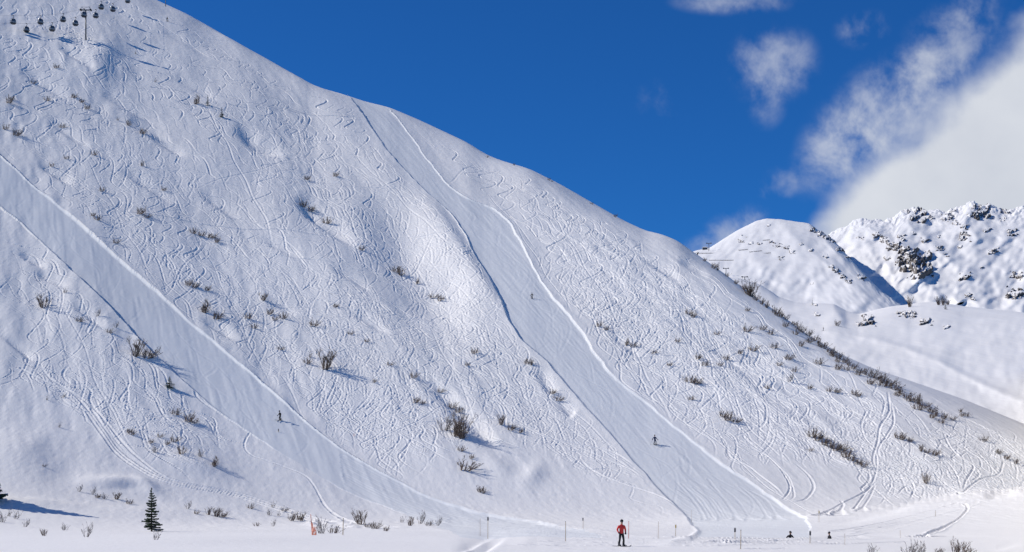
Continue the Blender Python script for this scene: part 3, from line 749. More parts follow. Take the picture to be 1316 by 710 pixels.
shrub(597, 604, 20, 'low', 'wide sprawling shrub below the tallest clump of bare stems', G_MID)
shrub(463, 676, 20, 'fan', 'dense dark bush at the run-out of the left piste, right of the orange netting', G_F2)
shrub(414, 686, 28, 'pale', 'tall bare shrub standing behind the orange netting', G_F2)
for (u, v, h, k) in [(769,420,8,'low'),(778,424,7,'low'),(805,444,10,'fan'),(813,447,8,'low'),(883,404,9,'low'),(890,408,8,'low'),(959,426,10,'low'),(979,424,9,'low'),(990,430,8,'low'),(896,462,9,'low'),(932,463,9,'low'),(967,451,9,'low'),(994,448,9,'low'),(1011,462,10,'low'),(1028,445,8,'low'),(1052,468,9,'low'),(1075,475,9,'low'),(950,455,7,'low'),(925,470,7,'low'),(886,492,12,'low'),(893,494,9,'low'),(888,514,7,'low'),(928,536,11,'low'),(935,540,13,'low'),(945,543,9,'low'),(1014,491,12,'pale'),(1065,503,7,'low'),(1074,505,8,'low'),(1097,507,9,'low'),(1102,510,7,'low'),(1153,563,10,'low'),(1159,565,9,'low'),(1168,568,8,'low'),(1183,580,10,'fan'),(1190,582,8,'low'),(1200,585,9,'low'),(1041,580,7,'low'),(1264,567,8,'low'),(1281,583,8,'low'),(1292,590,8,'low'),(1305,596,8,'low'),(960,400,6,'low'),(920,430,6,'low'),(905,470,8,'low'),(1040,500,7,'low'),(870,440,6,'low'),(1000,470,7,'low'),(1020,478,7,'low'),(985,500,6,'low'),(840,455,6,'low'),(860,470,6,'low')]:
    shrub(u, v, h, k, L_RIGHT, G_RIGHT)
for (u, v, h) in [(1044,562,13),(1050,566,13),(1058,571,13),(1066,575,12),(1073,579,10),(1079,581,12),(1086,587,13),(1093,592,10),(1101,597,9),(1109,600,9)]:
    shrub(u, v, h, 'low', 'shrub in the dense slanting band on the slope right of the long piste', 'slanting shrub band right of the long piste')
shrub(1190, 621, 14, 'fan', 'single dark shrub at the foot of the right slope above the mound', G_RIGHT)
for (u, v, h) in [(705,232,4),(709,234,3),(626,203,3),(760,263,3),(790,279,4),(660,213,3)]: shrub(u, v, h, 'low', 'tiny dark shrub on the skyline right of the long piste', 'tiny shrubs on the hill skyline')
rows = [(896,328,6),(905,336,6),(916,345,9),(922,348,7),(934,356,7),(945,365,7),(955,373,8),(970,386,10),(978,391,10),(985,396,10),(996,403,11),(1003,408,10),(1010,412,11),(1018,418,9),(1024,423,10),(1031,428,13),(1038,432,11),(1045,438,10),(1052,443,11),(1058,448,10),(1064,453,11),(1070,457,12),(1077,461,11),(1084,466,10),(1090,470,11),(1096,474,9),(1104,479,10),(1112,482,13),(1119,485,14),(1126,488,12),(1133,492,18),(1141,496,14),(1149,501,12),(1156,506,12),(1164,511,12),(1172,516,14),(1180,520,15),(1187,524,12),(1195,530,12),(1203,535,11),(1212,538,10),(1224,540,9),(1234,530,8),(1242,535,8)]
for i, (u, v, h) in enumerate(rows):
    shrub(u, v, h*.85, 'low' if i % 3 else 'fan', L_RIDGE, G_RIDGE)
    if i > 8 and i % 2 == 0: shrub(u+random.uniform(-4, 4), v+random.uniform(3, 9), h*.75, 'low', L_RIDGE, G_RIDGE)
shrub(964, 381, 26, 'tall', 'tall bare bush standing on the crest of the right spur', G_RIDGE)
G_B = 'bare shrubs along the bottom picture edge at right'
for (u, v, h, l) in [(1121,714,18,'pale bare shrub leftmost along the bottom edge at right'),(1164,716,26,'dark-tipped bare shrub at the bottom edge right of the pale one'),(1178,718,22,'thin bare shrub close beside the dark-tipped one at the bottom edge'),(1206,716,12,'small low shrub in the gap between the bottom edge bushes'),(1232,717,26,'dark upright bare shrub at the bottom edge near the right corner'),(1244,718,16,'low shrub touching the upright shrub near the bottom right corner')]:
    shrub(u, v, h, 'pale' if 'pale' in l or 'thin' in l else 'fan', l, G_B)
# far bare trees and bushes
def far_tree(S, u, v, h, kind, label, group): shrub(u, v, h, kind, label, group, S.at).__setattr__('name', 'bare_tree')
GF = 'bare trees on the far valley mound'
far_tree(S3, 1169, 395, 15, 'tall', 'single bare tree on the valley mound below the far mountains', GF)
for (u, h) in ((1206, 11), (1212, 13), (1218, 10)): far_tree(S3, u, 392, h, 'tall', 'bare tree in the tight trio on the far valley mound', GF)
far_tree(S3, 1076, 419, 8, 'fan', 'dark bush beside the far valley piste', GF)
far_tree(S1, 1262, 385, 6, 'pale', 'pale bush on the open far snow slope', GF) if False else None

# ------------------------------------------------------------------ conifers
M_need = mat('spruce_needles', (.05, .078, .045), .8, noise=.45, nscale=2.5)
def snow_dusted(m, lo, hi):
    nt = m.node_tree; N = nt.nodes; L = nt.links; b = N['Principled BSDF']; src = b.inputs['Base Color'].links[0].from_socket
    g = N.new('ShaderNodeNewGeometry'); sx = N.new('ShaderNodeSeparateXYZ'); L.new(g.outputs['True Normal'], sx.inputs[0])
    tc = N.new('ShaderNodeTexCoord'); n = N.new('ShaderNodeTexNoise'); n.inputs['Scale'].default_value = 2.2; L.new(tc.outputs['Object'], n.inputs['Vector'])
    ab = N.new('ShaderNodeMath'); ab.operation = 'ABSOLUTE'; L.new(sx.outputs['Z'], ab.inputs[0])
    ad = N.new('ShaderNodeMath'); ad.operation = 'MULTIPLY_ADD'; L.new(n.outputs['Fac'], ad.inputs[0]); ad.inputs[1].default_value = .9; L.new(ab.outputs[0], ad.inputs[2])
    ms = N.new('ShaderNodeMapRange'); ms.inputs['From Min'].default_value = lo; ms.inputs['From Max'].default_value = hi; L.new(ad.outputs[0], ms.inputs['Value'])
    mx = N.new('ShaderNodeMix'); mx.data_type = 'RGBA'; L.new(ms.outputs[0], mx.inputs['Factor']); L.new(src, mx.inputs[6]); mx.inputs[7].default_value = (.7, .72, .75, 1)
    L.new(mx.outputs[2], b.inputs['Base Color'])
snow_dusted(M_need, 1.36, 1.5)
M_trunk = mat('spruce_trunk', (.06, .045, .035), .9, noise=.3)
def conifer(name, p, h, seed, whorls, per, label, group=None, lean=0.0, wide=.24):
    rd = random.Random(seed); t = empty(name, p); tag(t, label, 'tree', group)
    b = MB(); b.tube([(0, 0, -.3), (0, 0, h*.3), (lean*h, 0, h*.98)], [h*.022, h*.017, h*.004], 7); b.build('trunk', M_trunk, t)
    c = MB()
    for k in range(whorls):
        f = k/(whorls-1); z = h*(.07+.91*f)
        R0 = h*wide*(1-f)**.82*(.72+.1*rd.random())+h*.012
        n = max(4, int(per*(1-.45*f))); a0 = rd.random()*6.28
        for i in range(n):
            a = a0+i*2*math.pi/n+rd.gauss(0, .16); L = R0*rd.uniform(.58, 1.28)
            if rd.random() < .13: continue
            dx, dy = math.cos(a), math.sin(a); droop = rd.uniform(.18, .42)*(1-f*.75)-.30*f
            zz = z+rd.gauss(0, h*.008)
            P = lambda s_: Vector((dx*L*s_+lean*zz, dy*L*s_, zz-droop*L*s_+.20*L*s_*s_))
            m = max(4, int(9*L/(h*wide))+3)
            for j in range(m):
                s_ = .12+.88*j/(m-1); q0 = P(s_); w = L*.26*(1-.55*s_)+h*.012
                for sd in (-1, 1):
                    e = Vector((-dy*sd, dx*sd, 0)); tip = q0+e*w*rd.uniform(.7, 1.2)+Vector((dx, dy, 0))*w*.7+Vector((0, 0, -w*rd.uniform(.1, .5)))
                    bs = Vector((dx, dy, 0))*L*.09; up = Vector((0, 0, h*.007))
                    c.add([q0-bs, q0+bs+up, tip], [(0, 1, 2)]); c.add([q0-bs-up*2, q0+bs, tip-up*2.5], [(0, 1, 2)])
            b2 = [P(0), P(.5), P(1.04)]
            c.tube(b2, [h*.006, h*.004, h*.0015], 3, cap=False)
    c.tube([(lean*h, 0, h*.93), (lean*h, 0, h*1.02)], [h*.008, h*.002], 4)
    c.build('crown', M_need, t); return t
p = at(195, 684); conifer('spruce_tree', p, 56*p.y/F, 3, 17, 10, 'young green spruce standing alone on the smooth snow at lower left')
p = at(-21, 646); conifer('spruce_tree', p, 98*p.y/F, 4, 22, 12, 'dark spruce cut off by the left picture edge', wide=.27)
p = at(218, 499); conifer('dwarf_spruce', p, 15*p.y/F, 5, 12, 9, 'tiny dark spruce on open snow left of the left piste', wide=.5)
p = at(267, 136); conifer('larch_tree', p, 14*p.y/F, 6, 10, 6, 'slim small conifer on the upper slope, left one of the pair', 'pair of conifers on the upper slope', wide=.2)
p = at(285, 151); conifer('spruce_tree', p, 13*p.y/F, 8, 10, 7, 'small dark conifer on the upper slope, right one of the pair', 'pair of conifers on the upper slope', wide=.3)
p = at(174, 70); conifer('dwarf_spruce', p, 5*p.y/F, 9, 7, 6, 'tiny dark conifer below the gondola pylon on the upper slope', wide=.4)
p = S3.at(1215, 397); conifer('spruce_tree', p, 9*p.y/F, 10, 9, 7, 'small dark conifer in front of the bare trees on the far mound', wide=.3)
p = S1.at(1044, 386) if False else S3.at(1044, 392); conifer('spruce_tree', p, 9*p.y/F, 11, 8, 6, 'slim dark conifer on the rim of the small valley ledge', wide=.16)

# ------------------------------------------------------------------ gondola lift
M_steel = mat('galvanised_steel', (.13, .135, .14), .5, .5)
M_dark = mat('dark_steel', (.03, .032, .036), .5, .4)
M_cab = mat('cabin_shell', (.04, .045, .055), .35, .2)
M_glass = mat('cabin_glass', (.10, .13, .17), .12, .0, spec=.6)
M_grey = mat('cabin_grey', (.28, .30, .33), .5)
base = at(110.5, 52)
PX = base.y/F
t = empty('gondola_pylon', base); tag(t, 'tall grey gondola pylon with a T-shaped head on the upper slope', 'lift pylon', 'gondola pylons')
H = 38*PX
b = MB(); b.tube([(0, 0, -1), (0, 0, H)], [1.05*PX*.9, .8*PX*.9], 14); b.build('mast', M_steel, t, True)
b = MB(); b.box((0, 0, H+.2*PX), (14*PX, 1.2*PX, 1.1*PX)); b.build('crossarm', M_steel, t)
for sx in (-1, 1):
    b = MB(); b.box((sx*6.4*PX, 0, H+.2*PX), (2.0*PX, 5*PX, 1.3*PX), taper=.8)
    for k in range(-2, 3): b.tube([(sx*6.4*PX-.5*PX, k*1.0*PX, H+1.0*PX), (sx*6.4*PX+.5*PX, k*1.0*PX, H+1.0*PX)], .5*PX, 8)
    b.build('sheave_train', M_dark, t)
b = MB()
for sx in (-1, 1): b.tube([(sx*5.8*PX, 0, H+.6*PX), (sx*4.6*PX, 0, H+4*PX), ], .28*PX, 6)
b.tube([(-6.6*PX, 0, H+4*PX), (6.6*PX, 0, H+4*PX)], .22*PX, 6)
b.build('service_frame', M_steel, t)
# cables: two lines of rope in space
_yl = min(at(17, 30).y, at(34, 40).y, at(52, 30).y)-3.0
_yr = max(base.y+2, at(164, 8).y-6)
def rope_depth(u): return float(np.interp(u, (-150, 20, 110, 164, 300), (_yl-25, _yl, base.y, _yr, _yr+60)))
def sky_pt(u, v): 
    y = rope_depth(u); return Vector(((u-CU)/F*y, y, (HV-v)/F*y+CAMZ))
hgt = 7.5
lineA = [(34, 38), (67, 37), (97, 30), (123, 20), (145, 12)]
lineB = [(17, 28), (52, 28), (81, 25), (108, 19), (130, 9), (164, 1)]
M_rope = mat('steel_rope', (.16, .16, .17), .5, .5)
for L_, nm in ((lineA, 'lower'), (lineB, 'upper')):
    pts = [(L_[0][0]-160, L_[0][1]-2)]+L_+[(L_[-1][0]+150, L_[-1][1]-80)]
    b = MB(); b.tube([sky_pt(u, v-hgt) for u, v in pts], .018, 5)
    tag(b.build('gondola_cable', M_rope), 'thin steel rope carrying the %s row of gondola cabins' % nm, 'cable', 'gondola ropes')
def cabin():
    t = empty('gondola_cabin', (0, 0, 0))
    # unit: 1 = cabin height; rope at z = +1.0 above cabin centre
    b = MB(); b.lathe((0, 0, 0), [(.22, -.5), (.40, -.46), (.47, -.34), (.50, -.05), (.47, .22), (.38, .42), (.20, .5)], 14); b.build('cabin_shell', M_cab, t, True)
    b = MB(); b.lathe((0, 0, 0), [(.478, -.30), (.514, -.08), (.512, -.02)], 14); b.build('lower_panel', M_grey, t, True)
    for k in range(6):
        a0 = k*math.pi/3+.12; a1 = (k+1)*math.pi/3-.12; vs = []
        for (r, z) in ((.515, .0), (.490, .22), (.425, .36)):
            for j in range(4):
                a = a0+(a1-a0)*j/3; vs.append((r*math.cos(a), r*math.sin(a), z))
        b = MB(); b.add(vs, [(i*4+j, i*4+j+1, i*4+j+5, i*4+j+4) for i in range(2) for j in range(3)]); b.build('window', M_glass, t, True)
    b = MB(); b.tube([(0, 0, .48), (0, 0, .7), (.14, 0, .85), (.05, 0, 1.06)], [.05, .045, .04, .04], 6); b.build('hanger_arm', M_dark, t)
    b = MB(); b.box((0, 0, 1.07), (.26, .1, .09)); b.build('rope_grip', M_dark, t)
    b = MB()
    for k in (-1, 1): b.box((k*.47, 0, -.2), (.09, .5, .14))
    b.build('ski_rack', M_dark, t)
    return t
CL = {34:'leftmost cabin of the lower gondola row',67:'second cabin from the left in the lower gondola row',97:'third cabin from the left in the lower gondola row, just left of the pylon',123:'dark cabin just right of the pylon mast in the lower gondola row',145:'last cabin to the right of the pylon in the lower gondola row',17:'leftmost cabin of the upper gondola row',52:'second cabin from the left in the upper gondola row',81:'third cabin from the left in the upper gondola row',108:'cabin directly behind the pylon mast under its left arm',130:'cabin above and right of the pylon head in the upper row',164:'cabin cut by the top picture edge, right end of the upper row'}
proto = None
for (u, v) in lineA+lineB:
    o = proto if proto is None else None
    if proto is None: proto = cabin(); o = proto
    else: o = copy_tree(proto)
    o.location = sky_pt(u, v); k = 6.9*base.y/F; o.scale = (k, k, k); o.rotation_euler = (0, 0, .6)
    tag(o, 'grey '+CL[u], 'gondola cabin', 'gondola cabins hanging below the ropes')

# pylon on the skyline and small far lift pylons
def tpylon(p, h, label, group, arms=1):
    t = empty('lift_pylon', p); tag(t, label, 'lift pylon', group)
    b = MB(); b.tube([(0, 0, -.05*h), (0, 0, h)], [.045*h, .032*h], 10); b.build('mast', M_steel, t, True)
    b = MB(); b.box((0, 0, h), (.62*h, .07*h, .06*h)); b.build('crossarm', M_steel, t)
    for sx in (-1, 1):
        b = MB(); b.box((sx*.28*h, 0, h*1.02), (.12*h, .22*h, .07*h)); b.tube([(sx*.28*h, -.12*h, h*.97), (sx*.28*h, .12*h, h*.97)], .03*h, 8); b.build('sheave_train', M_dark, t)
tp = at(213, 9); tpylon(tp, 11*tp.y/F, 'dark lift pylon on the skyline at the top of the left hill', 'gondola pylons')
for (u, v, h, l) in [(911,323,10,'far lift pylon beside the small station on the far saddle'),(933,356,11,'middle far lift pylon on the slope below the saddle'),(957,368,12,'nearest far lift pylon, left of the tall bare bush on the spur')]:
    p = S2.at(u, v); tpylon(p, h*p.y/F, l, 'small lift pylons on the far slope')
# small station on the saddle
p = S2.at(906, 321); k = p.y/F
t = empty('lift_station', p); tag(t, 'small dark lift station building on the far saddle', 'building')
b = MB(); b.box((0, 0, 1.0*k), (6*k, 4*k, 3*k)); b.build('wall', mat('station_wall', (.10, .085, .075), .8, noise=.2), t)
b = MB(); b.box((0, 0, 2.9*k), (7*k, 5*k, .8*k), taper=.7); b.build('roof', snow_mat('roof_snow', SNOW), t)
for x in (-1.6, .2, 1.9):
    b = MB(); b.box((x*k, -2.02*k, 1.3*k), (1.0*k, .08*k, 1.0*k)); b.build('window', M_glass, t)
# avalanche fences on the smooth peak
M_wood = mat('weathered_wood', (.11, .09, .075), .85, noise=.3)
for i, (u, v, w, l) in enumerate([(971,324,17,'longest avalanche fence on the smooth left peak'),(986,326,9,'short avalanche fence right of the longest one'),(955,322,12,'faint avalanche fence left of the longest one'),(985,309,9,'upper avalanche fence under the left summit')]):
    p = S2.at(u, v); k = p.y/F; t = empty('avalanche_fence', p, .1); tag(t, l, 'fence', 'avalanche fences on the far peak')
    b = MB(); n = max(3, w//2)
    for j in range(3): b.box((0, -.05*k, (.15+.45*j)*k), (w*k, .06*k, .22*k), ry=-.12)
    b.build('rail', M_wood, t)
    for j in range(n):
        b = MB(); x = (-w/2+w*j/(n-1))*k; b.tube([(x, 0, -.6*k), (x, -.1*k, 1.4*k+x*.12)], .09*k, 5); b.build('post', M_wood, t)
# terrace fences of the shelf under the saddle
for (u, v, w, l) in [(908,326,22,'upper low wooden rail on the far terrace under the lift station'),(927,335,32,'lower long wooden rail on the far terrace')]:
    p = S2.at(u, v); k = p.y/F; t = empty('terrace_fence', p); tag(t, l, 'fence', 'terrace rails below the far station')
    b = MB(); b.box((0, 0, .4*k), (w*k, .2*k, .6*k)); b.build('rail', M_wood, t)
    for j in range(5):
        b = MB(); b.tube([((-w/2+w*j/4)*k*.98, .2*k, -.6*k), ((-w/2+w*j/4)*k*.98, .2*k, 1.1*k)], .14*k, 5); b.build('post', M_wood, t)

# ------------------------------------------------------------------ piste marker poles
M_pole = mat('marker_pole_wood', (.40, .30, .17), .7, noise=.25, nscale=5)
M_polered = mat('marker_pole_red', (.55, .07, .04), .6)
M_disc = mat('marker_plate', (.10, .10, .10), .6)
M_discy = mat('marker_plate_yellow', (.55, .40, .12), .6)
def marker(u, v, h, label, top=None, red=False, rad=.03):
    p = at(u, v); k = p.y/F; Hh = h*k
    t = empty('marker_pole', p, random.uniform(-.3, .3)); tag(t, label, 'pole', 'piste marker poles')
    b = MB(); ln = random.uniform(-.02, .03)*Hh
    rad *= .8
    b.tube([(0, 0, -.3), (ln, 0, Hh)], [rad, rad*.85], 8); b.build('shaft', M_polered if red else M_pole, t, True)
    b = MB(); b.tube([(ln, 0, Hh), (ln, 0, Hh+.05)], [rad*1.25, rad*.6], 8); b.build('cap', M_disc, t, True)
    if top:
        b = MB(); b.box((ln, -.05, Hh-.16), (.13, .02, .30)); b.build('marker_plate', M_disc if top == 'dark' else M_discy, t)
marker(617, 690, 22, 'thin pale marker pole left of the taller one by the snow trench', rad=.022)
marker(627, 693, 28, 'tall dark-topped marker pole at the head of the snow trench', 'dark', rad=.032)
marker(727, 696, 25, 'slim marker pole midway between the snow trench and the red skier')
marker(749.5, 680, 14, 'marker pole with a dark plate on the far side of the run-out', 'dark', rad=.032)
marker(808, 693, 22, 'thin red marker pole just right of the red skier', red=True)
marker(846, 693, 22, 'thin pale marker pole left of the plate-topped one near the long piste', rad=.022)
marker(868, 690, 15, 'short marker pole with a yellow plate left of the long piste', 'yellow')
marker(441, 688, 21, 'dark wooden marker pole right of the orange netting', rad=.05)
marker(888.5, 672, 16, 'thin marker pole on the left edge of the long piste near its foot', rad=.02)
marker(945, 696, 15, 'dark-plated marker pole at the foot of the long piste, left of a plain one', 'dark')
marker(952, 706, 24, 'tall plain yellow marker pole at the foot of the long piste')
marker(1041, 700, 16, 'marker pole with a dark plate between the two black-clad skiers', 'dark')
marker(1053, 672, 15, 'marker pole with a yellow plate at the right tip of the long piste', 'yellow')
marker(1085.5, 701, 14, 'faint thin marker pole right of the black-clad skiers', rad=.018)
marker(1202, 664, 7, 'short marker pole on the right foreground mound')
marker(1157, 692, 10, 'small thin marker pole behind the bottom edge shrubs at right', rad=.02)
marker(358, 556, 4, 'stubby dark marker on the left piste below the skier', 'dark', rad=.05)
marker(455, 561, 3, 'tiny red marker above the right edge of the left piste', red=True, rad=.05)
# orange safety netting rolled on stakes
M_net = mat('orange_netting', (.82, .40, .29), .75, noise=.25, nscale=14)
p = at(404, 688); k = p.y/F
t = empty('safety_net', p, -.7); tag(t, 'faded orange safety netting bunched on leaning stakes beside bare shrubs', 'net')
b = MB()
def netv(i, j): # a bunched strip that sags from the tall stake to the right
    x = (-4.5+9*i/9)*k; top = (25-21*(i/9)**.6)*k; z = -.4*k+top*j/6
    return (x+(.9*math.sin(j*1.7+i))*k*.5-(j/6)*1.5*k*(i < 3), (.8*math.sin(i*2.3+j*.6))*k, z)
vs = [netv(i, j) for i in range(10) for j in range(7)]; fs = []
for i in range(9):
    for j in range(6):
        if (i*7+j*3) % 5 in (1,) and i > 2: continue
        fs.append((i*7+j, (i+1)*7+j, (i+1)*7+j+1, i*7+j+1))
b.add(vs, fs)
# only narrow lower strip is left of the wide end
b.build('netting', M_net, t)
for (x0, x1, h) in ((-3.5, -6.5, 27), (4.5, 3.0, 11)):
    b = MB(); b.tube([(x0*k, 0, -.3), (x1*k, 0, h*k)], .035, 6); b.build('stake', M_net, t)

# ------------------------------------------------------------------ people
def skin_mesh(joints, edges, mats, face_mat):
    """one continuous body grown round a skeleton: joints {name: (co, radius)}"""
    names = list(joints); me = bpy.data.meshes.new('tmp')
    me.from_pydata([joints[n][0] for n in names], [(names.index(a), names.index(b)) for a, b in edges], [])
    o = bpy.data.objects.new('tmp', me); COL.objects.link(o)
    md = o.modifiers.new('s', 'SKIN'); md.use_smooth_shade = True; md.branch_smoothing = .6
    sv = me.skin_vertices[0].data
    for i, n in enumerate(names):
        r = joints[n][1]; sv[i].radius = (r, r) if not isinstance(r, tuple) else r
        sv[i].use_root = (n == 'pelvis')
    ss = o.modifiers.new('d', 'SUBSURF'); ss.levels = 2; ss.render_levels = 2
    dg = bpy.context.evaluated_depsgraph_get(); dg.update()
    out = bpy.data.meshes.new_from_object(o.evaluated_get(dg))
    bpy.data.objects.remove(o); bpy.data.meshes.remove(me)
    out.materials.clear()
    for m in mats: out.materials.append(m)
    for p_ in out.polygons:
        p_.material_index = face_mat(p_.center); p_.use_smooth = True
    return out
M_skin = mat('skin', (.45, .27, .19), .6)
M_black = mat('black_fabric', (.018, .018, .022), .8, noise=.3, nscale=6)
M_navy = mat('navy_fabric', (.02, .035, .09), .8, noise=.3, nscale=6)
M_red = mat('red_jacket', (.62, .045, .04), .7, noise=.22, nscale=5)
M_boot = mat('boot_plastic', (.04, .04, .045), .4)
M_ski = mat('ski_topsheet', (.05, .05, .06), .35)
M_lens = mat('goggle_lens', (.03, .03, .04), .1, spec=.8)
M_hat = mat('black_hat', (.012, .012, .014), .75)
def person(p, h, rz, label, top, legs, crouch=0.0, arms='pocket', lean=0.0, poles=True, ski_dir=0.0, group=None, turn=0.0, split=0.0, hatm=None):
    """standing height h; crouch bends knees and hips; built facing -Y"""
    t = empty('person', p, rz, h/1.8); tag(t, label, 'person', group)
    zc = .12*crouch; hip = .93-.30*crouch; yb = .16*crouch; kn = .50-.10*crouch
    sp = .13+split*.10
    hipx = .085; sh = .19
    chest = Vector((lean, yb-.22*crouch, hip+.42-.10*crouch)); neck = chest+Vector((lean*.35, -.08*crouch, .15)); head = neck+Vector((lean*.2, -.07*crouch-.01, .12))
    J = {'pelvis': ((0, yb, hip), (.155, .115)), 'waist': ((lean*.4, yb-.06*crouch, hip+.18), (.150, .110)), 'chest': (chest, (.185, .125)),
         'neck': (neck, .062), 'head': (head+Vector((0, 0, .03)), (.085, .098)), 'crown': (head+Vector((0, 0, .115)), (.070, .085))}
    E = [('pelvis', 'waist'), ('waist', 'chest'), ('chest', 'neck'), ('neck', 'head'), ('head', 'crown')]
    hands = {}
    for s_, n in ((-1, 'L'), (1, 'R')):
        J['hip'+n] = ((s_*hipx, yb, hip-.06), .105); J['knee'+n] = ((s_*sp*.85, yb-.20*crouch-.02, kn), .072)
        J['calf'+n] = ((s_*sp, yb-.02, kn-.19), .068); J['ank'+n] = ((s_*sp, yb+.02, .14), .058); J['toe'+n] = ((s_*(sp+.01), yb-.13, .09), .05)
        E += [('pelvis', 'hip'+n), ('hip'+n, 'knee'+n), ('knee'+n, 'calf'+n), ('calf'+n, 'ank'+n), ('ank'+n, 'toe'+n)]
        S_ = chest+Vector((s_*sh, 0, .06))
        if arms == 'pocket': el = S_+Vector((s_*.11, .06, -.27)); wr = S_+Vector((s_*.05, -.11, -.47))
        elif arms == 'wide': el = S_+Vector((s_*.17, .03, -.22)); wr = S_+Vector((s_*.30, -.10, -.40))
        else: el = S_+Vector((s_*.10, .02, -.26)); wr = S_+Vector((s_*.12, -.24, -.34))
        J['sh'+n] = (S_, .085); J['el'+n] = (el, .062); J['wr'+n] = (wr, .045)
        E += [('chest', 'sh'+n), ('sh'+n, 'el'+n), ('el'+n, 'wr'+n)]
        hands[n] = (wr, (wr-el).normalized(), s_)
    zj = hip-.02; zn = neck.z+.01
    me = skin_mesh(J, E, [top, legs, M_skin], lambda c: 2 if (c.z > zn and abs(c.x-neck.x) < .14) else (0 if (c.z > zj or abs(c.x) > .235) else 1))
    me.name = 'body'; body = link('body', me, t)
    # face, hat, goggles
    hd = Matrix.Translation(head) @ Matrix.Rotation(turn, 4, 'Z')
    def hb(fn, name, m):
        b_ = MB(); fn(b_); b_.v = [tuple(hd @ Vector(v)) for v in b_.v]; return b_.build(name, m, t, True)
    hb(lambda b_: b_.tube([(0, -.088, .06), (0, -.122, .02), (0, -.10, .005)], [.012, .018, .012], 6), 'nose', M_skin)
    hb(lambda b_: b_.lathe((0, .005, .06), [(.112, 0), (.118, .05), (.108, .10), (.075, .145), (.02, .165)], 14, sx=.92, sy=1.05), 'hat', hatm or M_hat)
    hb(lambda b_: b_.tube([(-.085, -.05, .065), (-.05, -.102, .065), (0, -.116, .065), (.05, -.102, .065), (.085, -.05, .065)], .028, 8), 'goggles', M_lens)
    hb(lambda b_: b_.box((0, -.092, -.022), (.05, .012, .012)), 'mouth', mat('lips', (.3, .12, .1)) if 'lips' not in bpy.data.materials else bpy.data.materials['lips'])
    for n, (wr, d, s_) in hands.items():
        b_ = MB(); a = d.cross(Vector((0, 0, 1)));  a = a.normalized() if a.length > .1 else Vector((1, 0, 0)); c_ = d.cross(a)
        b_.tube([wr-d*.04, wr+d*.03, wr+d*.09], [.046, .050, .044], 8)
        for i, (o_, l_) in enumerate(((-.032, .062), (-.011, .078), (.011, .074), (.032, .054))):
            q0 = wr+d*.08+a*o_; q1 = q0+d*l_*.5; q2 = q1+(d*.4+c_*.8*(1 if c_.y < 0 else -1)).normalized()*l_*.5
            b_.tube([q0, q1, q2], [.014, .013, .010], 6)
        q0 = wr+d*.03+a*s_*.045; b_.tube([q0, q0+a*s_*.03+d*.03, q0+a*s_*.025+d*.065], [.016, .015, .011], 6)
        b_.build('glove', M_hat, t, True)
        if poles:
            b_ = MB(); q0 = wr+d*.07; tip = Vector((q0.x+s_*.12, q0.y+.30+.35*crouch, .03)); b_.tube([q0+(q0-tip).normalized()*.1, q0, tip], [.016, .011, .006], 6)
            b_.tube([tip+(q0-tip).normalized()*.06, tip+(q0-tip).normalized()*.075], .05, 8); b_.build('ski_pole', M_ski, t)
    for s_ in (-1, 1):
        b_ = MB(); x = s_*sp
        b_.tube([(x, yb+.02, .34), (x, yb+.03, .2), (x, yb+.03, .08)], [.078, .075, .07], 10); b_.box((x, yb-.05, .085), (.115, .32, .10), taper=.82); b_.build('ski_boot', M_boot, t, True)
        b_ = MB(); pts = [(yb+.85, .02), (yb+.7, .012), (yb, .025), (yb-.65, .012), (yb-.85, .04), (yb-.98, .11)]
        wv = [.05, .052, .042, .055, .05, .02]; vs = []; fs = []
        ca, sa = math.cos(ski_dir), math.sin(ski_dir)
        for (y, z), w in zip(pts, wv):
            for sx, dz in ((-1, 0), (1, 0), (1, .016), (-1, .016)):
                yy = y-yb; xx = sx*w; vs.append((x+xx*ca-yy*sa, yb+xx*sa+yy*ca, z+dz))
        for i in range(5):
            for j in range(4): fs.append((i*4+j, i*4+(j+1) % 4, (i+1)*4+(j+1) % 4, (i+1)*4+j))
        fs += [(3, 2, 1, 0), (20, 21, 22, 23)]; b_.add(vs, fs); b_.build('ski', M_ski, t)
    return t
p = at(799, 703); person(p, 35*p.y/F, .35, 'skier in a red jacket and black trousers standing on the foreground snow', M_red, M_black, .10, 'pocket', 0, False, .1, turn=-.5, split=.3)
p = at(1015, 701); pz = Vector((0, 0, 0))
def dip(u, vhead, hpx, **k):
    """in the hollow behind the lip: stand on the hidden ground"""
    y = 130.0; x = (u-CU)/F*y; z = float(zbase(np.float64(x), np.float64(y)))+CAMZ
    return Vector((x, y, z))
p = dip(1015, 688, 12); person(p, 1.78, .3, 'black-clad skier seen from the waist up behind the snow lip, left of the pair', M_black, M_black, .1, 'wide', .03, True, .2, 'two black-clad skiers in the hollow', turn=.3)
p = dip(1066, 689, 12); person(p, 1.72, -1.3, 'black-clad skier seen from the waist up behind the snow lip, right of the pair', M_black, M_black, .1, 'fwd', .0, True, .1, 'two black-clad skiers in the hollow')
p = at(360, 541); person(p, 14.5*p.y/F, -.7, 'dark skier crossing the left piste with a long shadow', M_black, M_black, .55, 'fwd', .05, True, .0)
p = at(842, 572); person(p, 14.0*p.y/F, .35, 'skier in dark blue coming down the long piste', M_navy, M_navy, .40, 'wide', -.08, True, .15, split=.5)
p = at(684, 384.5); person(p, 8.5*p.y/F, -.5, 'tiny black skier turning high on the long winding piste', M_black, M_black, .5, 'wide', .05, True, .6)
p = at(214.5, 28); person(p, 6*p.y/F, .6, 'tiny dark skier on the upper left slope near the skyline', M_black, M_black, .3, 'fwd', .05, True, .3)
p = S3.at(1058, 425); person(p, 5*p.y/F, 1.0, 'tiny dark skier at the start of the far valley piste', M_black, M_black, .1, 'fwd', .0, False, .3)

